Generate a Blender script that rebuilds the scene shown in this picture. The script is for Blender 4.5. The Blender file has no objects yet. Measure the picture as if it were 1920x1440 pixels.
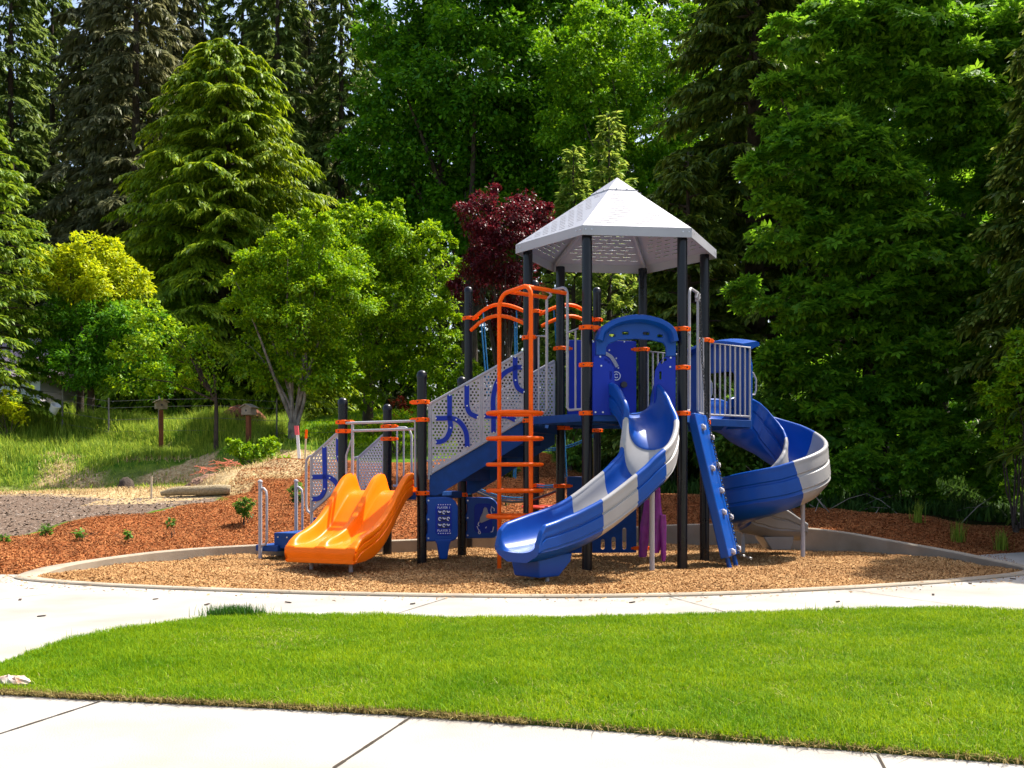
import bpy, math, random
import numpy as np
from mathutils import Vector, Matrix, Euler
from mathutils.geometry import tessellate_polygon
random.seed(7)
rng = np.random.default_rng(11)
scene = bpy.context.scene
C = scene.collection

# ------------------------------------------------------------------ camera, sky, sun
F_PX, HOR, EYE = 1945.0, 885.0, 1.2          # focal length and horizon row in photograph pixels, eye height
cam_d = bpy.data.cameras.new('camera')
cam = bpy.data.objects.new('camera', cam_d); C.objects.link(cam)
cam.location = (0, 0, EYE); cam.rotation_euler = (math.radians(90), 0, 0)
cam_d.sensor_width = 36; cam_d.lens = F_PX/1920*36; cam_d.shift_y = (HOR-720)/1920
cam_d.clip_start = 0.1; cam_d.clip_end = 2000
scene.camera = cam
SUN = Vector((0.52, 0.33, 1.0)).normalized()
world = bpy.data.worlds.new('World'); scene.world = world; world.use_nodes = True
wn = world.node_tree.nodes; wl = world.node_tree.links
bg = wn['Background']
sky = wn.new('ShaderNodeTexSky'); sky.sky_type = 'NISHITA'; sky.sun_disc = False
sky.sun_elevation = math.asin(SUN.z); sky.sun_rotation = math.atan2(SUN.x, SUN.y)
sky.air_density = 1.0; sky.dust_density = 4.0; sky.ozone_density = 1.0
wl.new(sky.outputs[0], bg.inputs[0]); bg.inputs[1].default_value = 0.15
sl = bpy.data.lights.new('sun', 'SUN'); sl.energy = 5.0; sl.angle = math.radians(0.5); sl.color = (1, .95, .86)
so = bpy.data.objects.new('sun', sl); C.objects.link(so)
so.rotation_euler = (-SUN).to_track_quat('-Z', 'Y').to_euler(); so.location = (20, 10, 40)
scene.view_settings.view_transform = 'Standard'; scene.view_settings.look = 'None'
scene.view_settings.exposure = 1.0; scene.view_settings.gamma = 1
scene.cycles.max_bounces = 8; scene.cycles.transparent_max_bounces = 16
scene.cycles.diffuse_bounces = 4; scene.cycles.glossy_bounces = 3

def at(px, py, d):
    "photo pixel + distance ahead of the camera -> point in the place"
    return Vector(((px-960)/F_PX*d, d, EYE+(HOR-py)*d/F_PX))

# ------------------------------------------------------------------ materials
def mat(name, col, rough=.5, spec=.5, var=.12, vscale=6, bump=0, bscale=80, coat=0, metal=0, col2=None, detail=4):
    m = bpy.data.materials.new(name); m.use_nodes = True
    nt = m.node_tree; n = nt.nodes; l = nt.links; p = n['Principled BSDF']
    p.inputs['Roughness'].default_value = rough; p.inputs['Specular IOR Level'].default_value = spec
    p.inputs['Metallic'].default_value = metal; p.inputs['Coat Weight'].default_value = coat
    tc = n.new('ShaderNodeTexCoord')
    nz = n.new('ShaderNodeTexNoise'); nz.inputs['Scale'].default_value = vscale; nz.inputs['Detail'].default_value = detail
    l.new(tc.outputs['Object'], nz.inputs['Vector'])
    r = n.new('ShaderNodeValToRGB'); r.color_ramp.elements[0].position = .3; r.color_ramp.elements[1].position = .7
    c2 = col2 or tuple(min(1, c*(1+var)) for c in col)
    c1 = tuple(c*(1-var) for c in col) if not col2 else col
    r.color_ramp.elements[0].color = (*c1, 1); r.color_ramp.elements[1].color = (*c2, 1)
    l.new(nz.outputs[0], r.inputs[0]); l.new(r.outputs[0], p.inputs['Base Color'])
    mr = n.new('ShaderNodeMapRange'); mr.inputs[3].default_value = max(0, rough-.08); mr.inputs[4].default_value = min(1, rough+.1)
    l.new(nz.outputs[0], mr.inputs[0]); l.new(mr.outputs[0], p.inputs['Roughness'])
    if bump:
        nb = n.new('ShaderNodeTexNoise'); nb.inputs['Scale'].default_value = bscale; nb.inputs['Detail'].default_value = 6
        l.new(tc.outputs['Object'], nb.inputs['Vector'])
        b = n.new('ShaderNodeBump'); b.inputs['Strength'].default_value = bump; b.inputs['Distance'].default_value = .02
        l.new(nb.outputs[0], b.inputs['Height']); l.new(b.outputs[0], p.inputs['Normal'])
    return m

def leaf_mat(name, dark, light, trans=.35, rough=.45, spec=.35, shift=.06, patch=0, pcol=(.62, .80, .60)):
    m = bpy.data.materials.new(name); m.use_nodes = True
    nt = m.node_tree; n = nt.nodes; l = nt.links; p = n['Principled BSDF']; out = n['Material Output']
    g = n.new('ShaderNodeNewGeometry')
    r = n.new('ShaderNodeValToRGB'); r.color_ramp.elements[0].color = (*dark, 1); r.color_ramp.elements[1].color = (*light, 1)
    l.new(g.outputs['Random Per Island'], r.inputs[0])
    col = r.outputs[0]
    if patch:    # growth differs from patch to patch
        tc = n.new('ShaderNodeTexCoord'); nz = n.new('ShaderNodeTexNoise'); nz.inputs['Scale'].default_value = patch; nz.inputs['Detail'].default_value = 5
        l.new(tc.outputs['Object'], nz.inputs['Vector']); mr = n.new('ShaderNodeMapRange'); mr.inputs[1].default_value = .3; mr.inputs[2].default_value = .7; mr.inputs[3].default_value = .0; mr.inputs[4].default_value = 1
        l.new(nz.outputs[0], mr.inputs[0]); mc = n.new('ShaderNodeMix'); mc.data_type = 'RGBA'; mc.blend_type = 'MULTIPLY'; mc.inputs[0].default_value = 1
        r2 = n.new('ShaderNodeValToRGB'); r2.color_ramp.elements[0].color = (*pcol, 1); r2.color_ramp.elements[1].color = (1.0, 1.0, 1.0, 1)
        l.new(mr.outputs[0], r2.inputs[0]); l.new(col, mc.inputs[6]); l.new(r2.outputs[0], mc.inputs[7]); col = mc.outputs[2]
    l.new(col, p.inputs['Base Color'])
    p.inputs['Roughness'].default_value = rough; p.inputs['Specular IOR Level'].default_value = spec
    t = n.new('ShaderNodeBsdfTranslucent'); mx = n.new('ShaderNodeMixShader'); mx.inputs[0].default_value = trans
    hs = n.new('ShaderNodeHueSaturation'); hs.inputs['Hue'].default_value = .5-shift*.3; hs.inputs['Value'].default_value = 1.35
    l.new(col, hs.inputs['Color']); l.new(hs.outputs[0], t.inputs['Color'])
    l.new(p.outputs[0], mx.inputs[1]); l.new(t.outputs[0], mx.inputs[2]); l.new(mx.outputs[0], out.inputs['Surface'])
    return m

M = {}
M['post'] = mat('black_powder_coat', (.004, .004, .007), .28, .4, .2, 3, .03, 300)
M['orange'] = mat('orange_paint', (.95, .115, .0), .45, .18, .06, 5)
M['orange_plastic'] = mat('orange_plastic', (1.0, .18, .0), .36, .2, .05, 4, .02, 200)
M['blue'] = mat('blue_plastic', (.001, .058, .31), .34, .35, .08, 4, .02, 250)
M['blue_sheet'] = mat('royal_blue_sheet', (.002, .024, .33), .45, .3, .06, 4)
M['blue_deck'] = mat('blue_deck_coating', (.004, .05, .22), .6, .3, .15, 10, .1, 120)
M['grey'] = mat('grey_paint', (.36, .35, .37), .38, .5, .06, 5)
M['grey_plastic'] = mat('grey_plastic', (.35, .335, .325), .36, .5, .06, 4, .02, 200)
M['grey_plastic_dark'] = mat('grey_molded_plastic', (.25, .235, .225), .4, .5, .08, 4, .02, 200)
M['panel'] = mat('light_grey_panel', (.42, .40, .42), .45, .4, .06, 5)
M['roof'] = mat('pale_grey_roof_metal', (.35, .35, .375), .42, .5, .05, 3)
M['bolt'] = mat('bolt_steel', (.6, .6, .62), .3, .5, .1, 10, metal=.6)
M['white'] = mat('white_print', (.75, .75, .78), .5, .4, .05, 8)
M['rope'] = mat('teal_rope', (.01, .16, .36), .7, .3, .25, 60, .3, 300)
M['red'] = mat('red_rubber', (.55, .03, .01), .5, .4, .1, 8)
M['purple'] = mat('purple_fabric', (.16, .006, .17), .45, .5, .25, 12, .2, 40)
M['chain'] = mat('black_chain', (.02, .02, .022), .35, .6, .2, 20)
M['hold'] = mat('grey_hold', (.50, .48, .50), .45, .5, .1, 10)
M['bark'] = mat('bark', (.06, .045, .035), .9, .2, .4, 6, .6, 25)
M['bark_pale'] = mat('mottled_bark', (.10, .08, .06), .9, .2, .4, 5, .6, 25, col2=(.34, .31, .27))
M['wood'] = mat('red_stained_wood', (.16, .055, .025), .8, .2, .3, 8, .3, 40)
M['wood_grey'] = mat('weathered_wood', (.26, .22, .17), .85, .2, .3, 8, .4, 40)
M['steel'] = mat('dull_steel', (.16, .15, .14), .6, .4, .3, 10, metal=.3)
M['paper'] = mat('white_paper', (.40, .22, .14), .8, .2, .1, 16, col2=(.72, .66, .58))

# ------------------------------------------------------------------ mesh helpers
class MB:
    def __init__(s): s.v = []; s.f = []
    def add(s, vs, fs):
        o = len(s.v); s.v += [tuple(v) for v in vs]; s.f += [tuple(i+o for i in f) for f in fs]; return s
    def box(s, c, x, y, z):
        "oriented box: centre, three half-axis vectors"
        c, x, y, z = map(Vector, (c, x, y, z))
        vs = [c+x*i+y*j+z*k for k in (-1, 1) for j in (-1, 1) for i in (-1, 1)]
        return s.add(vs, [(0, 2, 3, 1), (4, 5, 7, 6), (0, 1, 5, 4), (2, 6, 7, 3), (0, 4, 6, 2), (1, 3, 7, 5)])
    def tube(s, pts, r, seg=10, closed=False):
        pts = [Vector(p) for p in pts]; n = len(pts); rr = r if hasattr(r, '__len__') else [r]*n
        T = []
        for i in range(n):
            a = pts[(i-1) % n] if (closed or i > 0) else pts[0]
            b = pts[(i+1) % n] if (closed or i < n-1) else pts[-1]
            T.append((b-a).normalized())
        u = T[0].orthogonal().normalized(); rings = []
        for i in range(n):
            if i: u = (u - T[i]*u.dot(T[i])).normalized()
            w = T[i].cross(u)
            rings.append([pts[i]+(u*math.cos(2*math.pi*k/seg)+w*math.sin(2*math.pi*k/seg))*rr[i] for k in range(seg)])
        vs = [p for q in rings for p in q]; fs = []
        for i in range(n if closed else n-1):
            j = (i+1) % n; sh = 0
            if closed and i == n-1:
                sh = min(range(seg), key=lambda q: (rings[0][q]-rings[i][0]).length)
            for k in range(seg):
                fs.append((i*seg+k, i*seg+(k+1) % seg, j*seg+(k+1+sh) % seg, j*seg+(k+sh) % seg))
        if not closed:
            fs.append(tuple(range(seg))[::-1]); fs.append(tuple((n-1)*seg+k for k in range(seg)))
        return s.add(vs, fs)
    def lathe(s, c, prof, seg=20):
        c = Vector(c); vs = []; fs = []; n = len(prof)
        for r, z in prof:
            for k in range(seg):
                a = 2*math.pi*k/seg; vs.append(c+Vector((r*math.cos(a), r*math.sin(a), z)))
        for i in range(n-1):
            for k in range(seg):
                fs.append((i*seg+k, i*seg+(k+1) % seg, (i+1)*seg+(k+1) % seg, (i+1)*seg+k))
        fs.append(tuple(range(seg))[::-1]); fs.append(tuple((n-1)*seg+k for k in range(seg)))
        return s.add(vs, fs)
    def loft(s, rings, cap=True):
        m = len(rings[0]); vs = [p for r in rings for p in r]; fs = []
        for i in range(len(rings)-1):
            for k in range(m):
                fs.append((i*m+k, i*m+(k+1) % m, (i+1)*m+(k+1) % m, (i+1)*m+k))
        if cap:
            fs.append(tuple(range(m))[::-1]); fs.append(tuple((len(rings)-1)*m+k for k in range(m)))
        return s.add(vs, fs)
    def build(s, name, m, parent=None, smooth=True, bevel=0, ang=35):
        me = bpy.data.meshes.new(name); me.from_pydata(s.v, [], s.f); me.update()
        return link(name, me, m, parent, smooth, bevel, ang)

def link(name, me, m, parent=None, smooth=True, bevel=0, ang=35):
    me.materials.clear(); me.materials.append(m)
    o = bpy.data.objects.new(name, me); C.objects.link(o)
    if smooth and len(me.polygons):
        me.polygons.foreach_set('use_smooth', [True]*len(me.polygons))
        try: me.set_sharp_from_angle(angle=math.radians(ang))
        except Exception: pass
    if bevel:
        b = o.modifiers.new('bevel', 'BEVEL'); b.width = bevel; b.segments = 2; b.limit_method = 'ANGLE'; b.angle_limit = math.radians(40)
    if parent is not None:
        o.parent = parent
        if parent.parent is None: o.location = -parent.location    # parts are modelled in world coordinates
    return o

def tag(o, label, cat, group=None, kind=None):
    o['label'] = label; o['category'] = cat
    if group: o['group'] = group
    if kind: o['kind'] = kind
    return o
def thing(name, loc, label, cat, group=None):
    o = bpy.data.objects.new(name, None); C.objects.link(o); o.location = loc; o.empty_display_size = .2
    return tag(o, label, cat, group)
def struct(o): o['kind'] = 'structure'; return o

def plate_mesh(outline, holes=(), thick=.01, bevel=0.0, mtx=None):
    "flat plate with real holes, from 2D outlines (filled curve turned into a mesh)"
    cu = bpy.data.curves.new('plate', 'CURVE'); cu.dimensions = '2D'; cu.fill_mode = 'BOTH'
    cu.extrude = max(1e-4, thick/2-bevel); cu.bevel_depth = bevel; cu.bevel_resolution = 1
    for pts in [outline]+list(holes):
        sp = cu.splines.new('POLY'); sp.points.add(len(pts)-1); sp.use_cyclic_u = True
        for p, q in zip(sp.points, pts): p.co = (q[0], q[1], 0, 1)
    return curve_to_mesh(cu, mtx)
def curve_to_mesh(cu, mtx=None):
    ob = bpy.data.objects.new('tmp', cu); C.objects.link(ob)
    dg = bpy.context.evaluated_depsgraph_get(); dg.update()
    me = bpy.data.meshes.new_from_object(ob.evaluated_get(dg))
    bpy.data.objects.remove(ob); bpy.data.curves.remove(cu)
    if mtx is not None: me.transform(mtx)
    return me
def text_mesh(txt, size, mtx, thick=.002):
    cu = bpy.data.curves.new('lettering', 'FONT'); cu.body = txt; cu.size = size; cu.extrude = thick; cu.align_x = 'CENTER'; cu.align_y = 'CENTER'
    return curve_to_mesh(cu, mtx)
def frame(o, d):
    "matrix of a vertical plane: local x along d (2D), local y up, local z towards the viewer side"
    d = Vector((d[0], d[1], 0)).normalized(); up = Vector((0, 0, 1)); n = d.cross(up)
    m = Matrix.Identity(4)
    for i in range(3):
        m[i][0] = d[i]; m[i][1] = up[i]; m[i][2] = n[i]; m[i][3] = o[i]
    return m
def arc(cx, cy, rx, ry, a0, a1, n=10):
    return [(cx+rx*math.cos(math.radians(a0+(a1-a0)*i/n)), cy+ry*math.sin(math.radians(a0+(a1-a0)*i/n))) for i in range(n+1)]
def rrect(x0, y0, x1, y1, r, n=5):
    return arc(x1-r, y1-r, r, r, 0, 90, n)+arc(x0+r, y1-r, r, r, 90, 180, n)+arc(x0+r, y0+r, r, r, 180, 270, n)+arc(x1-r, y0+r, r, r, 270, 360, n)
def smooth_path(pts, n=8):
    "Catmull-Rom through points of any dimension"
    P = [np.array(p, float) for p in pts]; P = [2*P[0]-P[1]]+P+[2*P[-1]-P[-2]]; out = []
    for i in range(1, len(P)-2):
        for k in range(n):
            t = k/n; a, b, c, d = P[i-1:i+3]
            out.append(.5*((2*b)+(c-a)*t+(2*a-5*b+4*c-d)*t*t+(3*b-a-3*c+d)*t**3))
    out.append(P[-2]); return out
def ribbon(pts, w):
    "outline of a strip of width w along a 2D path"
    P = [Vector(p) for p in pts]; L = []; R = []
    for i, p in enumerate(P):
        t = (P[min(i+1, len(P)-1)]-P[max(i-1, 0)]).normalized(); n = Vector((-t.y, t.x))
        L.append(tuple(p+n*w/2)); R.append(tuple(p-n*w/2))
    return L+R[::-1]
def on_plane(px, py, o, d):
    "(distance along d, height) of the photo pixel on the vertical plane through o with direction d"
    k = (px-960)/F_PX; t = (k*o[1]-o[0])/(d[0]-k*d[1]); y = o[1]+t*d[1]
    return (t, EYE+(HOR-py)*y/F_PX)

# ================================================================== GROUND
PIT = [  # outline of the chip pit (inner kerb line): x, y, kerb height above the chips
 (-5.45, 12.15, .02), (-5.35, 11.7, .015), (-4.75, 11.25, .015), (-3.7, 10.8, .015), (-1.9, 10.28, .015), (0, 10.02, .015), (1.25, 10.08, .015), (2.4, 10.35, .015),
 (4.2, 11.1, .015), (5.36, 11.8, .015), (6.05, 12.35, .015), (6.3, 12.9, .02), (6.2, 13.5, .05), (5.95, 14.2, .11), (5.5, 14.9, .19), (4.8, 15.9, .3),
 (3.9, 16.9, .33), (2.9, 17.4, .31), (1.6, 17.3, .24), (.3, 16.8, .18), (-1.6, 15.9, .15), (-3.7, 15.05, .13), (-4.64, 14.3, .11), (-5.15, 13.5, .08), (-5.42, 12.75, .05)]
pit_s = smooth_path(PIT+[PIT[0]], 6)[:-1]
pit_xy = np.array([p[:2] for p in pit_s]); pit_h = np.array([p[2] for p in pit_s])
def inside(poly, X, Y):
    poly = np.asarray(poly)[:, :2]; r = np.zeros(X.shape, bool); j = len(poly)-1
    for i in range(len(poly)):
        xi, yi = poly[i]; xj, yj = poly[j]
        c = ((yi > Y) != (yj > Y)) & (X < (xj-xi)*(Y-yi)/(yj-yi+1e-12)+xi); r ^= c; j = i
    return r
def sstep(a, b, x): t = np.clip((x-a)/(b-a), 0, 1); return t*t*(3-2*t)
def vnoise(X, Y, s, seed=0):
    "cheap smooth value noise"
    x = X/s; y = Y/s; xi = np.floor(x).astype(int); yi = np.floor(y).astype(int); fx = x-xi; fy = y-yi
    fx = fx*fx*(3-2*fx); fy = fy*fy*(3-2*fy)
    def h(i, j):
        n = np.sin(i*127.1+j*311.7+seed*74.7)*43758.5453; return n-np.floor(n)
    return (h(xi, yi)*(1-fx)+h(xi+1, yi)*fx)*(1-fy)+(h(xi, yi+1)*(1-fx)+h(xi+1, yi+1)*fx)*fy
CTRL = [(-7.4, 15, .24), (-6.4, 17, .5), (-5.3, 19, .61), (-5.4, 15.8, .3), (-4.9, 24, 1.5), (-5.7, 23, 1.26), (-4.4, 21.5, 1.03), (-2.5, 19, .6), (-3.9, 24, 1.4),
 (-1.1, 19, .6), (.5, 26, 1.7), (.46, 22.5, 1.05), (3.06, 20.5, .75), (4.8, 19, .54), (5.6, 18.5, .56), (6.3, 18, .48), (8.4, 17, .3), (7.65, 15.5, .0), (11, 16.5, .1),
 (-12.3, 25, .62), (-9.8, 25, .69), (-7.7, 24.5, .72), (-7.5, 22, .58), (-16.3, 33, 2.95), (-12.5, 32, 2.6), (-8.9, 31, 2.5), (-6.5, 28, 2.0), (-12.8, 29, 1.72), (-9.5, 28, 1.56),
 (-5.4, 29, 2.0), (-5.7, 36, 2.9), (-4.5, 42, 3.5), (-2, 42, 3.4), (0, 32, 2.3), (4, 26, 1.3), (9, 24, 1.0), (13, 22, .7), (16, 30, 1.5), (6, 34, 2.2), (0, 60, 4.5), (-20, 60, 5), (20, 60, 4),
 (-12, 14, .12), (-16, 20, .4), (-30, 20, .5), (-30, 35, 3), (30, 20, .5), (-10, 18, .42), (-15, 25, .6), (-22, 26, .7), (-20, 32, 2.6), (0, 120, 6), (60, 120, 6), (-60, 120, 6)]
CT = np.array(CTRL)
_t = np.roll(pit_xy, -1, 0)-np.roll(pit_xy, 1, 0); _t /= np.linalg.norm(_t, axis=1)[:, None]
pit_in = pit_xy+np.stack([_t[:, 1], -_t[:, 0]], 1)*.13
def ground_z(X, Y):
    X = np.atleast_1d(np.asarray(X, float)); Y = np.atleast_1d(np.asarray(Y, float)); sh = X.shape; x = X.ravel(); y = Y.ravel()
    out = np.empty_like(x)
    for a in range(0, len(x), 20000):
        xs = x[a:a+20000, None]; ys = y[a:a+20000, None]
        d2 = (xs-CT[:, 0])**2+(ys-CT[:, 1])**2+.35
        w = d2**-2.0; z = (w*CT[:, 2]).sum(1)/w.sum(1)
        q2 = (xs-pit_xy[:, 0])**2+(ys-pit_xy[:, 1])**2; k = q2.argmin(1); dist = np.sqrt(q2[np.arange(len(k)), k])
        t = sstep(.1, 2.2, dist); z = (pit_h[k]-.03)*(1-t)+z*t
        front = np.where(x[a:a+20000] < 0, sstep(12.1, 13.6, y[a:a+20000]), np.where(x[a:a+20000] > 6.2, sstep(15.2, 16.6, y[a:a+20000]), 1))
        front = np.where((np.abs(x[a:a+20000]) < 6.3) & (y[a:a+20000] < 12.4), 0, front)
        out[a:a+20000] = z*front+(1-front)*-.02
    out += (vnoise(x, y, 1.1, 3)-.5)*.07*sstep(13.5, 18, y)+(vnoise(x, y, 4, 5)-.5)*.3*sstep(20, 30, y)
    out = np.where(inside(pit_in, x, y) | ((y < 12.0) & (np.abs(x) < 40)), -.12, out)
    return out.reshape(sh)
def gz(x, y): return float(ground_z([x], [y])[0])

WALK = [(-60, 12.15)]+[tuple(p) for p in pit_xy[:70]]  # trimmed below
MULCH = [(-14, 12.2), (-5.3, 12.2), (-5.3, 16.5), (0, 17.5), (6, 14), (6.4, 13), (7.2, 15.2), (14, 16.3), (14, 17.4), (8.4, 17.2), (6.3, 18), (4.8, 19.4), (3, 21.5), (.5, 25.5), (-3.9, 26.2), (-5.4, 25.6),
         (-5.9, 22.5), (-5.5, 19), (-6.4, 17), (-7.6, 15), (-9, 13.9), (-14, 13.3)]
MULCH_ALL = MULCH[:1]+[(-5.3, 12.2), (0, 15), (6.4, 13)]+MULCH[6:]
GRAVEL = [(-30, 13.3), (-14, 13.3), (-9, 13.9), (-7.6, 15), (-6.4, 17), (-5.4, 19.2), (-7.3, 22.5), (-30, 22)]
xs = np.concatenate([np.linspace(-300, -26, 16), np.arange(-25, -9, .35), np.arange(-9, 9, .1), np.arange(9, 25, .4), np.linspace(26, 300, 16)])
ys = np.concatenate([np.linspace(-60, 10, 8), np.arange(10.6, 27, .1), np.arange(27, 45, .35), np.linspace(46, 400, 26)])
GX, GY = np.meshgrid(xs, ys); GZ = ground_z(GX, GY)
nx, ny = len(xs), len(ys)
idx = np.arange(nx*ny).reshape(ny, nx)
quads = np.stack([idx[:-1, :-1], idx[:-1, 1:], idx[1:, 1:], idx[1:, :-1]], -1).reshape(-1, 4)
def np_mesh(name, V, Q, mats=None):
    me = bpy.data.meshes.new(name); V = np.asarray(V, np.float32); Q = np.asarray(Q, np.int32)
    me.vertices.add(len(V)); me.vertices.foreach_set('co', V.ravel())
    k = Q.shape[1]; me.loops.add(Q.size); me.loops.foreach_set('vertex_index', Q.ravel())
    me.polygons.add(len(Q)); me.polygons.foreach_set('loop_start', np.arange(0, Q.size, k, dtype=np.int32))
    me.polygons.foreach_set('loop_total', np.full(len(Q), k, np.int32)); me.update(calc_edges=True); return me
gme = np_mesh('ground', np.stack([GX, GY, GZ], -1).reshape(-1, 3), quads)
jx = (vnoise(GX, GY, .9, 1)-.5)*.9; jy = (vnoise(GX, GY, .9, 2)-.5)*.9
zone = np.zeros((ny, nx, 4), np.float32); zone[..., 3] = 1
zm = inside(MULCH_ALL, GX+jx*.5, GY+jy*.5); zg = inside(GRAVEL, GX+jx, GY+jy)
bank = (GX < -4.6) & (GY > 21.5) & (GY < 34)
straw = np.clip(sstep(21.3, 22.6, GY)*(1-sstep(25, 27, GY))+(vnoise(GX, GY, 1.0, 8) > .56)*(1-sstep(28, 31, GY)), 0, 1)*bank
straw = np.maximum(straw, ((GX > -8) & (GX < -5.2) & (GY > 19) & (GY < 25.5))*(vnoise(GX, GY, 1.3, 9) > .5)*.8)
zone[..., 0] = zm*(1-straw*.6); zone[..., 1] = straw; zone[..., 2] = zg
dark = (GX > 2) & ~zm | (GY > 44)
att = gme.color_attributes.new('zone', 'FLOAT_COLOR', 'POINT'); att.data.foreach_set('color', zone.reshape(-1, 4).ravel())
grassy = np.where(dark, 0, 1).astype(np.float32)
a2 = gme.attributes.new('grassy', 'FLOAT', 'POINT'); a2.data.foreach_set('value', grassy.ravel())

def ground_mat():
    m = bpy.data.materials.new('ground_cover'); m.use_nodes = True; nt = m.node_tree; n = nt.nodes; l = nt.links; p = n['Principled BSDF']
    p.inputs['Roughness'].default_value = 1.0; p.inputs['Specular IOR Level'].default_value = .0
    tc = n.new('ShaderNodeTexCoord')
    def noise(s, d=5):
        q = n.new('ShaderNodeTexNoise'); q.inputs['Scale'].default_value = s; q.inputs['Detail'].default_value = d; l.new(tc.outputs['Object'], q.inputs['Vector']); return q.outputs[0]
    def ramp(f, cols):
        r = n.new('ShaderNodeValToRGB'); e = r.color_ramp.elements
        while len(e) < len(cols): e.new(.5)
        for i, (pos, c) in enumerate(cols): e[i].position = pos; e[i].color = (*c, 1)
        l.new(f, r.inputs[0]); return r.outputs[0]
    def vor(s):
        v = n.new('ShaderNodeTexVoronoi'); v.inputs['Scale'].default_value = s; l.new(tc.outputs['Object'], v.inputs['Vector'])
        sp = n.new('ShaderNodeSeparateColor'); l.new(v.outputs['Color'], sp.inputs[0]); return sp.outputs[0]
    def mix(f, a, b):
        x = n.new('ShaderNodeMix'); x.data_type = 'RGBA'; l.new(f, x.inputs[0]); l.new(a, x.inputs[6]); l.new(b, x.inputs[7]); return x.outputs[2]
    at_ = n.new('ShaderNodeVertexColor'); at_.layer_name = 'zone'; sp = n.new('ShaderNodeSeparateColor'); l.new(at_.outputs[0], sp.inputs[0])
    ga = n.new('ShaderNodeAttribute'); ga.attribute_name = 'grassy'
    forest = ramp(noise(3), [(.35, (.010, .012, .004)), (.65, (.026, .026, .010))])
    green = ramp(noise(5, 8), [(.3, (.03, .09, .008)), (.7, (.12, .19, .02))])
    mulch = ramp(vor(38), [(0, (.07, .018, .006)), (.5, (.21, .062, .02)), (1, (.36, .14, .055))])
    strawc = ramp(noise(14, 8), [(.3, (.24, .15, .07)), (.7, (.52, .40, .22))])
    grav = ramp(vor(45), [(0, (.07, .047, .034)), (.55, (.135, .095, .07)), (1, (.23, .175, .135))])
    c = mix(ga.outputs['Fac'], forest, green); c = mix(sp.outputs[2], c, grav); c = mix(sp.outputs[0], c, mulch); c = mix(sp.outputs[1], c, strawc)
    l.new(c, p.inputs['Base Color'])
    b = n.new('ShaderNodeBump'); b.inputs['Strength'].default_value = .9; b.inputs['Distance'].default_value = .03
    l.new(noise(30, 8), b.inputs['Height']); l.new(b.outputs[0], p.inputs['Normal'])
    return m
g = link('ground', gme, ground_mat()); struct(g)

def chip_mat(name, stops, scale=55, stretch=(1, 1, 1), bump=1.0):
    m = bpy.data.materials.new(name); m.use_nodes = True; nt = m.node_tree; n = nt.nodes; l = nt.links; p = n['Principled BSDF']
    p.inputs['Roughness'].default_value = .9; p.inputs['Specular IOR Level'].default_value = .2
    tc = n.new('ShaderNodeTexCoord'); mp = n.new('ShaderNodeMapping'); mp.inputs['Scale'].default_value = stretch
    nz = n.new('ShaderNodeTexNoise'); nz.inputs['Scale'].default_value = 12
    l.new(tc.outputs['Object'], nz.inputs['Vector'])
    ad = n.new('ShaderNodeMix'); ad.data_type = 'VECTOR'; ad.inputs[0].default_value = .12
    l.new(tc.outputs['Object'], ad.inputs[4]); l.new(nz.outputs[1], ad.inputs[5]); l.new(ad.outputs[1], mp.inputs['Vector'])
    v = n.new('ShaderNodeTexVoronoi'); v.inputs['Scale'].default_value = scale; l.new(mp.outputs[0], v.inputs['Vector'])
    sp = n.new('ShaderNodeSeparateColor'); l.new(v.outputs['Color'], sp.inputs[0])
    r = n.new('ShaderNodeValToRGB'); e = r.color_ramp.elements
    while len(e) < len(stops): e.new(.5)
    for i, (pos, c) in enumerate(stops): e[i].position = pos; e[i].color = (*c, 1)
    l.new(sp.outputs[0], r.inputs[0]); l.new(r.outputs[0], p.inputs['Base Color'])
    b = n.new('ShaderNodeBump'); b.inputs['Strength'].default_value = bump; b.inputs['Distance'].default_value = .02
    l.new(v.outputs['Distance'], b.inputs['Height']); l.new(b.outputs[0], p.inputs['Normal'])
    return m
CHIP = [(0, (.11, .045, .013)), (.35, (.29, .145, .047)), (.7, (.42, .235, .09)), (1, (.53, .33, .15))]
# chip pit
px_ = np.arange(-5.9, 6.8, .09); py_ = np.arange(9.6, 17.9, .09); PX, PY = np.meshgrid(px_, py_)
def pit_z(X, Y): return -.015+(vnoise(X, Y, .8, 21)-.5)*.085+(vnoise(X, Y, .27, 22)-.5)*.03+.05*np.exp(-(((X-1.68)**2+(Y-12.45)**2)/.12))
PZ = pit_z(PX, PY)
cen = pit_xy.mean(0); grow = cen+(pit_xy-cen)*1.008
iq = np.arange(PX.size).reshape(PX.shape); q = np.stack([iq[:-1, :-1], iq[:-1, 1:], iq[1:, 1:], iq[1:, :-1]], -1).reshape(-1, 4)
keep = inside(grow, PX, PY).ravel()[q].all(1)
pit = link('wood_chip_ground', np_mesh('pit', np.stack([PX, PY, PZ], -1).reshape(-1, 3), q[keep]), chip_mat('wood_chip_bed', CHIP)); struct(pit)

M['concrete'] = mat('pale_concrete', (.26, .238, .205), .88, .2, .05, 1.1, .3, 110, col2=(.38, .357, .322), detail=9)
M['kerb'] = mat('tan_concrete_kerb', (.24, .195, .14), .9, .2, .1, 2.5, .3, 90, col2=(.35, .30, .23), detail=9)
M['joint'] = mat('dark_joint', (.05, .04, .03), .95, .1)
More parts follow.
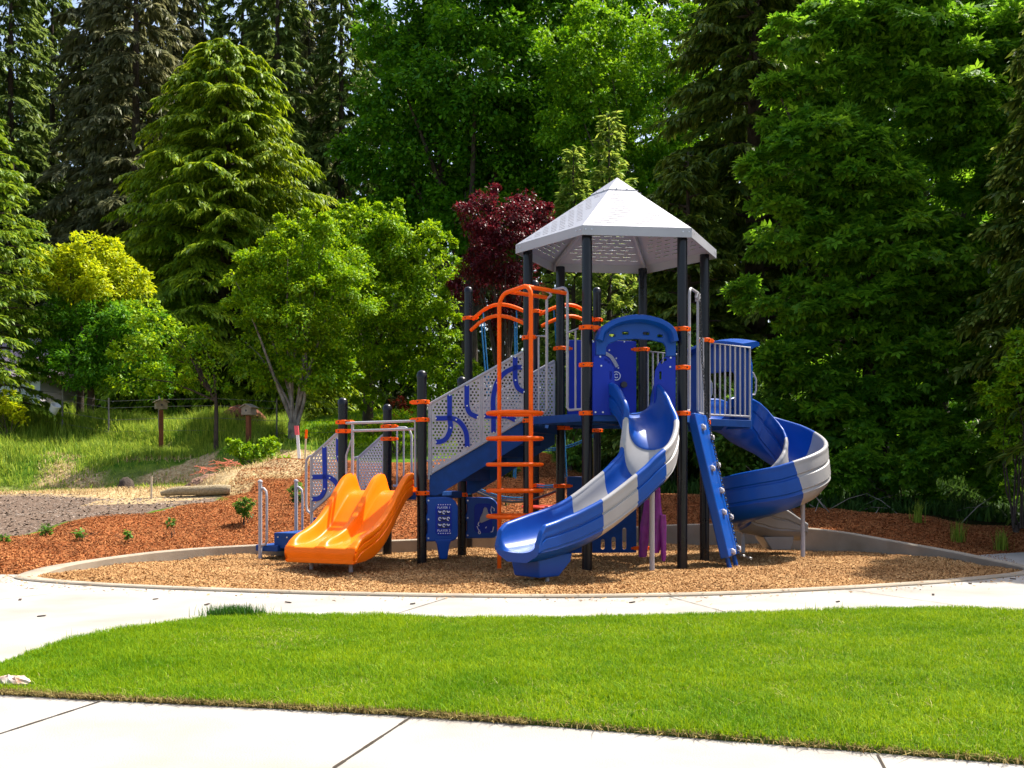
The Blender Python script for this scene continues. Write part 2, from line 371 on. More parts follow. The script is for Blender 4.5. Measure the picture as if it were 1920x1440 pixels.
# kerb ring
def pit_off(w):
    n = len(pit_xy); t = np.roll(pit_xy, -1, 0)-np.roll(pit_xy, 1, 0); t /= np.linalg.norm(t, axis=1)[:, None]
    nr = np.stack([t[:, 1], -t[:, 0]], 1); return pit_xy+nr*w
w_k = .15+.12*np.exp(-((pit_xy[:, 0]+5.4)**2+(pit_xy[:, 1]-12.2)**2)/.4)
out_xy = pit_off(w_k[:, None])
mb = MB(); rings = []
for i in range(len(pit_xy)):
    (x0, y0), (x1, y1), h = pit_xy[i], out_xy[i], pit_h[i]+.01
    a = np.array([x0, y0]); b = np.array([x1, y1]); e = .012
    m1 = a+(b-a)*.08; m2 = a+(b-a)*.92
    rings.append([(a[0], a[1], -.2), (a[0], a[1], h-e), (m1[0], m1[1], h), (m2[0], m2[1], h), (b[0], b[1], h-e), (b[0], b[1], -.2)])
rings.append(rings[0]); mb.loft(rings, cap=False)
kerb = mb.build('kerb', M['kerb']); struct(kerb)
# pavement: front boundary of the pit is its first 66 smoothed points (left tip .. right tip)
oi = pit_off(w_k[:, None]-.02)
i0 = 0; i1 = int(np.argmax(pit_xy[:, 0]))
front = [tuple(oi[i]) for i in range(i0, i1+5)]
wo = [(-60, 12.2), (-7, 12.22)]+front+[(6.5, 14.2), (6.75, 15.0), (7.6, 15.5), (60, 17.5), (60, -20), (-60, -20)]
wme = plate_mesh(wo, thick=.1, mtx=Matrix.Translation((0, 0, -.05)))
walk = link('pavement', wme, M['concrete']); struct(walk)
mb = MB()
def joint(a, b, w=.011):
    a = Vector((*a, .0)); b = Vector((*b, .0)); t = (b-a).normalized(); nrm = Vector((-t.y, t.x, 0))*w/2
    n_ = max(2, int((b-a).length/.1)); 
    for i in range(n_):
        p = a+(b-a)*i/n_; q = a+(b-a)*(i+1)/n_; j = random.uniform(.7, 1.4)
        mb.add([p-nrm*j+Vector((0, 0, .004)), q-nrm*j+Vector((0, 0, .004)), q+nrm*j+Vector((0, 0, .004)), p+nrm*j+Vector((0, 0, .004))], [(0, 1, 2, 3)])
joint((-2.15, 5.42), (-2.5, 4.2), .013); joint((-.48, 5.12), (-.8, 3.9), .013); joint((1.55, 4.4), (1.3, 3.2), .013)
joint((-1.0, 8.7), (-.62, 9.85), .008); joint((1.5, 10.0), (1.85, 8.8), .008); joint((3.4, 10.6), (4.0, 9.3), .008); joint((-4.2, 10.9), (-5.6, 8.2), .008)
link('pavement_joint', (lambda me: (me.from_pydata(mb.v, [], mb.f), me)[1])(bpy.data.meshes.new('joint')), M['joint'], smooth=False)
struct(bpy.data.objects['pavement_joint'])
# bits of debris on the pavement
mb = MB()
for x, y in [(-4.6, 9.7), (-3.35, 9.75), (-2.75, 9.35), (-2.05, 9.5), (-4.9, 9.2), (4.9, 11.1), (5.3, 10.6), (5.6, 11.6), (4.1, 10.1), (1.1, 9.5), (3.0, 9.55), (-3.3, 6.5), (6.2, 11.3), (5.0, 10.0), (-.9, 9.4), (-3.9, 8.6)]:
    a = random.uniform(0, 3.1); l_ = random.uniform(.03, .07)
    mb.box((x, y, .008), (l_*math.cos(a)/2, l_*math.sin(a)/2, .003), (-.012*math.sin(a), .012*math.cos(a), 0), (0, 0, .004))
deb = mb.build('bark_litter', M['bark'], smooth=False); tag(deb, 'scattered dark chips of bark lying on the pale concrete path', 'litter', kind='stuff')

# lawn
LAWN = smooth_path([(-3.05, 5.72), (-3.15, 6.4), (-3.1, 7.3), (-2.8, 8.0), (-2.4, 8.42), (-1.9, 8.58), (-1, 8.5), (0, 8.38), (1.5, 8.6), (2.9, 8.85), (3.7, 9.05), (4.15, 8.9), (4.6, 8.78), (6, 8.9), (11, 9.2)], 4)
LAWN = [tuple(p) for p in LAWN]+[(11, 1.9), (6, 3.05), (2.1, 4.25), (.07, 4.93), (-.53, 5.11), (-1.25, 5.27), (-2.18, 5.46), (-2.77, 5.6)]
M['soil'] = mat('lawn_soil', (.04, .075, .010), .95, .1, .3, 8, .5, 60, col2=(.10, .13, .02))
lawn = link('lawn', plate_mesh(LAWN, thick=.03, mtx=Matrix.Translation((0, 0, .003))), M['soil']); struct(lawn)

def grass(name, P, H, W, lean, m, bend=.5):
    "blades as curved tapering strips: two quads and a tip"
    n = len(P); a = rng.uniform(0, 2*np.pi, n); d = np.stack([np.cos(a), np.sin(a), np.zeros(n)], 1)
    s = np.stack([-d[:, 1], d[:, 0], np.zeros(n)], 1)*W[:, None]/2
    L = (np.abs(rng.normal(0, 1, n))*lean)[:, None]*H[:, None]; up = np.array([0, 0, 1.])
    p0 = P; p1 = P+up*H[:, None]*.55+d*L*.35; p2 = P+up*(H[:, None]*(1-.25*np.minimum(1, L/H[:, None])))+d*L
    V = np.stack([p0-s, p0+s, p1+s*.8, p1-s*.8, p2+s*.12, p2-s*.12], 1).reshape(-1, 3)
    b = (np.arange(n)*6)[:, None]; Q = np.concatenate([b+np.array([0, 1, 2, 3]), b+np.array([3, 2, 4, 5])], 1).reshape(-1, 4)
    return link(name, np_mesh(name, V, Q), m, smooth=False)
M['blade'] = leaf_mat('lawn_grass', (.075, .21, .002), (.33, .43, .006), .38, .6, .1, patch=1.5, pcol=(.52, .72, .5))
M['blade_tall'] = leaf_mat('wild_grass', (.08, .19, .012), (.34, .43, .05), .45, .6, .2)
M['blade_dry'] = leaf_mat('dry_grass', (.30, .21, .09), (.58, .47, .25), .3, .8, .1)
N = 1150000
lx = rng.uniform(-3.2, 9.0, N); ly = 3+(6.1)*rng.uniform(0, 1, N)**1.15
inside_l = inside(LAWN, lx, ly) & (np.abs(lx) < ly*.52+1.9); lx = lx[inside_l]; ly = ly[inside_l]
hh = rng.uniform(.026, .046, len(lx))*(.72+.6*vnoise(lx, ly, .5, 31))*(.8+.4*vnoise(lx, ly, .12, 32))
wild = rng.uniform(0, 1, len(lx)) < .012; hh = np.where(wild, hh*1.6, hh)
gr = grass('lawn_grass', np.stack([lx, ly, np.full(len(lx), .014)], 1), hh, np.full(len(lx), .0036)*rng.uniform(.7, 1.4, len(lx)), .85, M['blade'])
tag(gr, 'short bright green lawn grass in front of the path', 'grass', kind='stuff')
nd = 26000; x = rng.uniform(-3.1, 6, nd); y = 3+6*rng.uniform(0, 1, nd); k = inside(LAWN, x, y) & (np.abs(x) < y*.52+.25) & ((vnoise(x, y, .6, 77) > .5) | (rng.uniform(0, 1, nd) < .25)); x = x[k]; y = y[k]
o = grass('dry_clippings', np.stack([x, y, np.full(len(x), .014)], 1), rng.uniform(.02, .045, len(x)), np.full(len(x), .0038), 1.4, leaf_mat('dry_lawn_blades', (.25, .24, .05), (.55, .48, .20), .3, .7, .1))
tag(o, 'pale dry blades mixed through the green lawn', 'grass', kind='stuff')
ne = 9000; t_ = rng.uniform(0, 1, ne); e0 = np.array([(-2.77, 5.6), (-2.18, 5.46), (-1.25, 5.27), (-.53, 5.11), (.07, 4.93), (2.1, 4.25), (6, 3.05)]); ex = np.interp(t_, np.linspace(0, 1, 7), e0[:, 0]); ey = np.interp(t_, np.linspace(0, 1, 7), e0[:, 1])+rng.normal(.01, .02, ne)
o = grass('edge_thatch', np.stack([ex, ey, np.full(ne, .006)], 1), rng.uniform(.015, .04, ne), np.full(ne, .005), 1.5, leaf_mat('brown_thatch', (.14, .09, .03), (.40, .33, .12), .2, .8, .1))
tag(o, 'brown dry thatch along the cut edge of the lawn', 'thatch', kind='stuff')
# taller clump on the far edge
n = 1500; a = rng.normal(0, 1, (n, 2)); P = np.stack([-2.28+a[:, 0]*.11, 8.52+a[:, 1]*.05, np.full(n, .01)], 1)
o = grass('grass_tuft', P, rng.uniform(.05, .12, n), np.full(n, .005), .4, leaf_mat('deep_green_grass', (.012, .07, .004), (.05, .16, .01), .3))
tag(o, 'darker taller grass tuft on the far edge of the lawn', 'grass tuft')
# crumpled paper
mb = MB(); V = []
seg, rg = 14, 8
for i in range(rg+1):
    for k in range(seg):
        t = i/rg; a = 2*math.pi*k/seg; r = math.sin(max(.08, min(math.pi-.08, t*math.pi)))**.5*.042*(random.uniform(.7, 1.2)); x = -.1+.2*t+random.uniform(-.008, .008)
        V.append(Vector((x, r*math.cos(a), .048+r*.95*math.sin(a)-.012*t)))
mb.add([Vector((-2.75, 5.72, .0))+v for v in V], [(i*seg+k, i*seg+(k+1) % seg, (i+1)*seg+(k+1) % seg, (i+1)*seg+k) for i in range(rg) for k in range(seg)])
o = mb.build('crumpled_paper', M['paper'], smooth=False); tag(o, 'crumpled white and brown paper wrapper lying at the lawn corner', 'litter')

# loose chips and shreds
def chips(name, X, Y, Z, L, W, m, tilt=.45):
    n = len(X); a = rng.uniform(0, 2*np.pi, n); tz = rng.normal(0, tilt, n)
    u = np.stack([np.cos(a)*np.cos(tz), np.sin(a)*np.cos(tz), np.sin(tz)], 1)*L[:, None]/2
    v0 = np.stack([-np.sin(a), np.cos(a), rng.normal(0, .5, n)], 1); v0 /= np.linalg.norm(v0, axis=1)[:, None]
    v = v0*W[:, None]/2; w = np.cross(u, v); w /= np.linalg.norm(w, axis=1)[:, None]; w *= (W[:, None]*.22); w *= np.sign(w[:, 2:3]+1e-9)
    c = np.stack([X, Y, Z], 1)
    V = np.stack([c-u-v*.6, c+u-v, c+u*.9+v, c-u*.8+v, c+w-u*.7, c+w+u*.7], 1).reshape(-1, 3)   # little roof-shaped splinters
    b = (np.arange(n)*6)[:, None]
    Q = np.concatenate([b+np.array([0, 1, 5, 4]), b+np.array([2, 3, 4, 5])], 1).reshape(-1, 4)
    return link(name, np_mesh(name, V, Q), m, smooth=False)
M['chip'] = leaf_mat('wood_chips', (.25, .11, .03), (.64, .40, .175), .0, .85, .2, patch=.9, pcol=(.66, .58, .50))
M['shred'] = leaf_mat('red_bark_mulch', (.12, .032, .008), (.54, .225, .075), .0, .9, .15, patch=1.1, pcol=(.55, .50, .48))
N = 150000; X = rng.uniform(-5.6, 6.5, N); Y = 9.9+7.6*rng.uniform(0, 1, N)**1.35; k = inside(pit_xy, X, Y); X = X[k]; Y = Y[k]
o = chips('wood_chips', X, Y, pit_z(X, Y)+.008, rng.uniform(.018, .058, len(X)), rng.uniform(.006, .015, len(X)), M['chip'])
tag(o, 'loose tan wood chips covering the play area', 'wood chips', kind='stuff')
N = 270000; X = rng.uniform(-12, 10, N); Y = 12.2+12*rng.uniform(0, 1, N)**1.3; k = inside(MULCH_ALL, X, Y) & ~inside(grow, X, Y); X = X[k]; Y = Y[k]
d_ = np.sqrt(((X[:, None]-out_xy[::2, 0])**2+(Y[:, None]-out_xy[::2, 1])**2)).min(1) > .1; X = X[d_]; Y = Y[d_]
o = chips('bark_mulch', X, Y, ground_z(X, Y)+.012, rng.uniform(.02, .065, len(X)), rng.uniform(.007, .018, len(X)), M['shred'])
tag(o, 'rust red bark mulch on the slope behind the kerb', 'mulch', kind='stuff')
# chips kicked out over the kerb and onto the path
N = 1500; i_ = rng.integers(0, len(pit_xy), N); o_ = np.abs(rng.normal(0, .22, N)); X = out_xy[i_, 0]+(out_xy[i_, 0]-cen[0])/6*o_+rng.normal(0, .1, N); Y = out_xy[i_, 1]+(out_xy[i_, 1]-cen[1])/4*o_+rng.normal(0, .08, N); k = ~inside(pit_xy, X, Y) & (Y < 12); X = X[k]; Y = Y[k]
o = chips('spilled_chips', X, Y, np.where(inside(out_xy, X, Y), .03, .008), rng.uniform(.015, .05, len(X)), rng.uniform(.006, .014, len(X)), M['chip'], .2)
tag(o, 'tan wood chips spilled over the kerb onto the concrete path', 'wood chips', kind='stuff')
# gravel stones
N = 5000; X = rng.uniform(-12, -5, N); Y = rng.uniform(13.3, 22.3, N); k = inside(GRAVEL, X, Y); X = X[k]; Y = Y[k]
o = chips('gravel', X, Y, ground_z(X, Y)+.008, rng.uniform(.03, .07, len(X)), rng.uniform(.02, .04, len(X)), leaf_mat('gravel_stones', (.09, .068, .05), (.27, .21, .165), 0, .9, .2), .2)
tag(o, 'grey gravel on the bare patch beyond the mulch', 'gravel', kind='stuff')

# grassy bank
def bank_pts(n, x0, x1, y0, y1): 
    X = rng.uniform(x0, x1, n); Y = rng.uniform(y0, y1, n); return X, Y
X, Y = bank_pts(170000, -19, -4.6, 24.3, 34)
dens = sstep(24.5, 30, Y+1.5*(vnoise(X, Y, 2, 40)-.5)*4)*.9+.25; dens *= (vnoise(X, Y, .9, 41) > .36)*.8+.2
k = (rng.uniform(0, 1, len(X)) < dens) & (np.abs(X) < Y*.53) & ~((X > -6.8) & (Y > 28)) & ((X < -5.7) | (Y > 26.3)); X = X[k]; Y = Y[k]
Hh = rng.uniform(.15, .42, len(X))*(.5+.9*sstep(26, 31, Y))*(.6+.8*vnoise(X, Y, .8, 42))
o = grass('bank_grass', np.stack([X, Y, ground_z(X, Y)-.02], 1), Hh, rng.uniform(.012, .03, len(X)), .45, M['blade_tall'])
tag(o, 'tall wild green grass growing on the bank below the fence', 'grass', kind='stuff')
X, Y = bank_pts(26000, -19, -3.6, 20.5, 29); k = ((Y < 26.3) & (Y > 22.3) | (vnoise(X, Y, 1.1, 8) > .55)) & (np.abs(X) < Y*.53) & (X < -5.5) & (Y > 20.5+1.2*vnoise(X, Y, .7, 3)); X = X[k]; Y = Y[k]
o = grass('dry_straw', np.stack([X, Y, ground_z(X, Y)-.01], 1), rng.uniform(.04, .14, len(X)), rng.uniform(.012, .025, len(X)), 1.3, M['blade_dry'])
tag(o, 'pale dry straw spread along the foot of the bank', 'straw', kind='stuff')
X, Y = bank_pts(22000, -7, 1.5, 27.2, 44); k = np.abs(X) < 99
o = grass('yard_grass', np.stack([X, Y, ground_z(X, Y)-.01], 1), rng.uniform(.06, .14, len(X)), rng.uniform(.02, .045, len(X)), .6, M['blade'])
tag(o, 'mown green lawn in the yard beyond the mulch slope', 'grass', kind='stuff')

N = 60000; X = rng.uniform(1, 16, N); Y = rng.uniform(18.2, 34, N); k = ~inside(MULCH_ALL, X, Y) & (np.abs(X) < Y*.56); X = X[k]; Y = Y[k]
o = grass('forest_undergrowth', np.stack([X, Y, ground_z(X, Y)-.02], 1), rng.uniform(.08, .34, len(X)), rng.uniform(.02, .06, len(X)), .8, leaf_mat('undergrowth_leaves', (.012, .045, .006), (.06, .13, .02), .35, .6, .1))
tag(o, 'low dark undergrowth covering the ground under the shaded trees', 'undergrowth', kind='stuff')

# ================================================================== PLAY STRUCTURE
HC = Vector((1.408, 13.9)); HR = 1.204; TH = -1.983
def hexp(i, r=HR): a = TH+math.pi/3*i; return Vector((HC.x+r*math.cos(a), HC.y+r*math.sin(a)))
A, B, Cc, Fp, Ep, Dp = [hexp(i) for i in range(6)]
G = Vector((-1.173, 13.5)); a0 = .40; S = 1.2
J = G+Vector((math.sin(a0), math.cos(a0)))*S; H1 = G+Vector((-math.cos(a0), math.sin(a0)))*S; I = H1+(J-G)
K = Vector((-.68, 16.2)); Lp = Vector((.345, 15.65)); Mp = Vector((1.33, 16.25))
ZU, ZL = 1.92, .93
ps = thing('play_structure', (HC.x, HC.y, 0), 'blue, orange and grey playground set with slides and a pale hexagonal roof', 'play structure')
def v3(p, z): return Vector((p[0], p[1], z))

def clamp(p, z, toward, parent, h=.055):
    mb = MB(); mb.lathe(v3(p, z-h/2), [(.066, 0), (.079, 0), (.082, h*.2), (.079, h*.35), (.082, h*.5), (.079, h*.65), (.082, h*.8), (.079, h), (.066, h)], 20)
    if toward is not None:
        t = Vector((toward[0]-p[0], toward[1]-p[1], 0)).normalized(); n = Vector((-t.y, t.x, 0)); c = v3(p, z)
        mb.box(c+t*.1, t*.04, n*.032, Vector((0, 0, h*.48))); mb.box(c+t*.155, t*.02, n*.018, Vector((0, 0, h*.3)))
        mb.box(c-t*.085, t*.014, n*.03, Vector((0, 0, h*.45)))
    o = mb.build('clamp', M['orange'], parent, bevel=.004)
    for a in (-.9, -2.2):
        d = Vector((math.cos(a), math.sin(a), 0)); b = MB(); b.tube([v3(p, z)+d*.078, v3(p, z)+d*.090], .009, 8); b.build('clamp_bolt', M['chain'], parent)
    return o
def post(p, top, clamps=(), dome=True):
    mb = MB(); r = .0635
    mb.lathe(v3(p, -.15), [(r, 0), (r, top-.02+.15)], 24)
    o = mb.build('post', M['post'], ps)
    if dome:
        mb = MB(); mb.lathe(v3(p, top-.05), [(r+.006, 0), (r+.006, .035)]+[((r+.003)*math.cos(t), .04+.055*math.sin(t)) for t in [i*math.pi/2/6 for i in range(6)]]+[(.002, .095)], 24)
        mb.build('post_cap', M['post'], o)
    for z, t in clamps: clamp(p, z, t, o)
    return o
RT = 4.16
post(A, RT, [(2.98, B), (2.52, B), (1.925, B)], False); post(B, RT, [(2.98, A), (2.50, A), (1.93, A)], False)
post(Cc, RT, [(2.98, Cc+Vector((.8, .6))), (1.87, Cc+Vector((.8, .6)))], False)
post(Fp, RT, [(2.97, Ep), (.1, Ep)], False); post(Ep, RT, [(2.97, Fp), (1.83, Fp), (1.0, Fp)], False)
post(Dp, RT, [(2.98, A), (1.88, A)], False)
post(G, 2.48, [(2.11, H1), (1.88, H1), (.925, H1)]); post(H1, 2.157, [(1.87, G), (1.75, G)]); post(I, 2.145, [(1.86, J), (1.68, J)])
post(J, 2.5, [(.88, G)]); post(K, 4.05, [(3.6, Lp), (1.02, Lp)]); post(Lp, 4.05, [(3.62, Mp), (1.0, Mp)]); post(Mp, 4.05, [(3.58, Lp), (1.85, Lp)])

# ---- roof: six slotted sheets, cap, fascia, rafters
R2 = 1.363; ZE, ZA = 4.212, 5.13
roof = bpy.data.objects.new('roof', None); C.objects.link(roof); roof.parent = ps; roof.location = -ps.location
def rbuild(mb, name, m=M['roof'], **k):
    o = mb.build(name, m, None, **k); o.parent = roof; return o
apex = Vector((HC.x, HC.y, ZA))
capf = .745    # fraction of the way up where the cap starts
for i in range(6):
    p0 = v3(hexp(i, R2), ZE); p1 = v3(hexp(i+1, R2), ZE); mid = (p0+p1)/2; ue = (p1-p0).normalized(); half = (p1-p0).length/2; Lr = (apex-mid).length; ur = (apex-mid).normalized()
    mb = MB()
    def P(u, t): return mid+ue*u+ur*t
    hw = lambda t: half*(1-t/Lr)
    t = 0; rows = 0; slot = .0135; pitch = .062; prev = 0; tmax = Lr*.78
    tt = .085
    while tt < Lr*.70:
        mb.add([P(-hw(prev), prev), P(hw(prev), prev), P(hw(tt), tt), P(-hw(tt), tt)], [(0, 1, 2, 3)])
        t2 = tt+slot; w0 = hw(t2)-.09; sl, gp = .115, .055; x = -w0+((rows % 2)*.085); edges = [-hw(tt)]
        segs = []
        while x+sl < w0: segs.append((x, x+sl)); x += sl+gp
        cur = -hw(tt); curb = -hw(t2)
        for (s0, s1) in segs:
            mb.add([P(cur, tt), P(s0, tt), P(s0, t2), P(curb, t2)], [(0, 1, 2, 3)]); cur = curb = s1
        mb.add([P(cur, tt), P(hw(tt), tt), P(hw(t2), t2), P(curb, t2)], [(0, 1, 2, 3)])
        prev = t2; tt += pitch; rows += 1
    mb.add([P(-hw(prev), prev), P(hw(prev), prev), P(hw(tmax), tmax), P(-hw(tmax), tmax)], [(0, 1, 2, 3)])
    o = rbuild(mb, 'roof_sheet', smooth=False)
    sd = o.modifiers.new('thick', 'SOLIDIFY'); sd.thickness = .004; sd.offset = -1
    # fascia: outer board, butted at the corners
    out = Vector((mid.x-HC.x, mid.y-HC.y, 0)).normalized(); mb = MB()
    q0 = v3(hexp(i, R2+.006), 0); q1 = v3(hexp(i+1, R2+.006), 0); r0 = v3(hexp(i, R2-.006), 0); r1 = v3(hexp(i+1, R2-.006), 0)
    zt, zb = ZE-.003, ZE-.118
    mb.loft([[q0+Vector((0, 0, zb)), q0+Vector((0, 0, zt)), r0+Vector((0, 0, zt)), r0+Vector((0, 0, zb))], [q1+Vector((0, 0, zb)), q1+Vector((0, 0, zt)), r1+Vector((0, 0, zt)), r1+Vector((0, 0, zb))]])
    fa = rbuild(mb, 'fascia', smooth=False)
    mb = MB()
    for u in (-half+.035, -half+.11, half-.11, half-.035):
        c = mid+ue*u+out*.008+Vector((0, 0, -.05)); mb.tube([c, c+out*.008], .009, 8)
    b = mb.build('bolt', M['bolt'], None); b.parent = fa
    # rafter under the hip
    mb = MB(); e = v3(hexp(i, R2-.06), ZE-.03); top = apex-Vector((0, 0, .1)); d = (top-e).normalized(); s = d.cross(Vector((0, 0, 1))).normalized()
    mb.box((e+top)/2, (top-e)/2, s*.02, s.cross(d)*.022); rbuild(mb, 'rafter', smooth=False)
mb = MB(); t = capf
ring = [v3(hexp(i, R2*(1-t)+.012), ZE+(ZA-ZE)*t+.006) for i in range(6)]; ring2 = [r-Vector((0, 0, .012)) for r in ring]
mb.add(ring2+ring+[apex+Vector((0, 0, .016))], [(i, (i+1) % 6, 6+(i+1) % 6, 6+i) for i in range(6)]+[(6+i, 6+(i+1) % 6, 12) for i in range(6)])
cp = rbuild(mb, 'roof_cap', smooth=False)
mb = MB()
for i in range(6):
    for f in (.3, .7):
        c = ring[i]*(1-f)+ring[(i+1) % 6]*f; o_ = Vector((c.x-HC.x, c.y-HC.y, 0)).normalized(); c = c-o_*.012+Vector((0, 0, .012)); mb.tube([c, c+Vector((0, 0, .01))+o_*.006], .009, 8)
b = mb.build('bolt', M['bolt'], None); b.parent = cp

# ---- decks
def slab(name, poly, z, t, m=M['blue_deck'], parent=ps, bevel=.006):
    mb = MB(); n = len(poly); mb.add([v3(p, z-t) for p in poly]+[v3(p, z) for p in poly], [tuple(range(n))[::-1], tuple(range(n, 2*n))]+[(i, (i+1) % n, n+(i+1) % n, n+i) for i in range(n)])
    return mb.build(name, m, parent, smooth=False, bevel=bevel)
dk = slab('deck', [hexp(i, HR-.02) for i in range(6)], ZU, .035)
def skirt(a, b, z0, z1, parent, inset=.07, t=.012, off=0):
    a, b = Vector(a), Vector(b); d = (b-a).normalized(); n = Vector((d.y, -d.x)); a = a+d*inset; b = b-d*inset; c = (a+b)/2+n*off
    mb = MB(); mb.box(v3(c, (z0+z1)/2), v3((b-a)/2, 0), v3(n*t/2, 0), Vector((0, 0, (z1-z0)/2))); return mb.build('deck_edge', M['blue_deck'], parent, smooth=False, bevel=.004)
for i in range(6): skirt(hexp(i), hexp(i+1), ZU-.095, ZU+.004, dk, off=.03)
mb = MB()
for i in range(6):
    p, q = hexp(i, HR*.62), hexp(i+3, HR*.62)
    if i < 3: mb.box(v3((p+q)/2, ZU-.065-.001*i), v3((q-p)/2*1.3, 0), v3(Vector((-(q-p).y, (q-p).x)).normalized()*.02, 0), Vector((0, 0, .028-.001*i)))
mb.build('deck_beam', M['blue_deck'], dk, smooth=False)
dl = slab('deck', [G+(H1-G)*-.0+(J-G)*0, J, I, H1], ZL, .035)
for a, b in ((H1, G), (G, J), (J, I), (I, H1)): skirt(a, b, ZL-.09, ZL+.004, dl, off=.03)
N1 = Vector((.803, .596))
EXT = .92
CE, FE = Cc+N1*EXT, Fp+N1*EXT
dx = slab('deck', [Cc+N1*.07, CE, FE, Fp+N1*.07], ZU-.003, .035)
skirt(Cc+N1*.02, CE+N1*.07, ZU-.095, ZU+.002, dx, off=.03); skirt(FE+N1*.07, Fp+N1*.02, ZU-.095, ZU+.002, dx, off=.03)

# ---- railings
def bars(mb, o, d, u0, u1, z0, z1, n, r=.013, R=.016, slope=0):
    P = lambda u, z: v3(Vector(o)+Vector(d)*u, z)
    mb.tube([P(u0, z0-.05), P(u0, z0), P(u0, z1), P(u1, z1+slope), P(u1, z0+slope), P(u1, z0-.05+slope)], R, 8)
    mb.tube([P(u0, z0), P(u1, z0+slope)], R, 8)
    for i in range(1, n+1):
        u = u0+(u1-u0)*i/(n+1); mb.tube([P(u, z0), P(u, z1)], r, 8)
mb = MB(); bars(mb, Cc, N1, .1, .92, ZU+.06, 2.95, 7); rl = mb.build('railing', M['grey'], ps)
mb = MB(); bars(mb, Fp, N1, .1, .92, ZU+.06, 2.95, 7); mb.build('railing', M['grey'], ps)
def loop_pair(P0, P1, u0, u1, ztop, name='handrail'):
    d = (P1-P0).normalized(); o = P0
    Q = lambda u, z: v3(o+d*u, z)
    mb = MB(); L = (P1-P0).length
    pts = [Q(u0, ZU+.09)]+[Q(u0, ztop-.1)]+[Q(u0+.1*(1-math.cos(t)), ztop-.1+.1*math.sin(t)) for t in (.4, .8, 1.2, 1.57)]
    pts += [Q(u1-.1*math.sin(t), ztop-.1+.1*math.cos(t)) for t in (0, .4, .8, 1.2)]+[Q(u1, ztop-.1), Q(u1, ZU+.09)]
    mb.tube(pts, .019, 10)
    for (ua, ub) in ((u0, .09), (u1, L-.09)):
        s = 1 if ub > ua else -1; w = abs(ub-ua)
        mb.tube([Q(ua, 2.96), Q(ub, 3.0), Q(ub, ZU+.02)], .016, 8)
        mb.tube([Q(ua, ZU+.09), Q(ua+s*.03, ZU+.06), Q(ub, ZU+.06)], .016, 8)
        mb.tube([Q(ua+s*w*.55, 2.97), Q(ua+s*w*.55, ZU+.06)], .013, 8)
    return mb.build(name, M['grey'], ps)
loop_pair(A, Dp, .38, .80, 3.54); 
loop_pair(B, Cc, .36, .82, 3.56)
mb = MB()   # guard over the double slide
dGH = (G-H1).normalized(); nGH = Vector((dGH.y, -dGH.x))
Q = lambda u, z, f=.03: v3(H1+dGH*u+nGH*f, z)
mb.tube([Q(.07, 1.855), Q(1.12, 1.865), Q(1.12, 1.0)], .02, 10); mb.tube([Q(.17, 1.86), Q(.17, 1.0)], .02, 10); mb.tube([Q(.17, 1.75), Q(1.1, 1.76)], .018, 10)
mb.tube([Q(.15, 1.62), Q(.07, 1.42), Q(.07, 1.0)], .014, 8)
mb.build('guard_rail', M['grey'], ps)
mb = MB(); dIJ = (J-I).normalized(); Q = lambda u, z: v3(I+dIJ*u, z)
mb.tube([Q(.1, 1.84), Q(.30, 1.84), Q(.37, 1.8), Q(.40, 1.72), Q(.40, 1.1), Q(.37, 1.0), Q(.1, 1.0)], .017, 10)
for u in (.16, .27): mb.tube([Q(u, 1.84), Q(u, 1.0)], .013, 8)
mb.build('railing', M['grey'], ps)

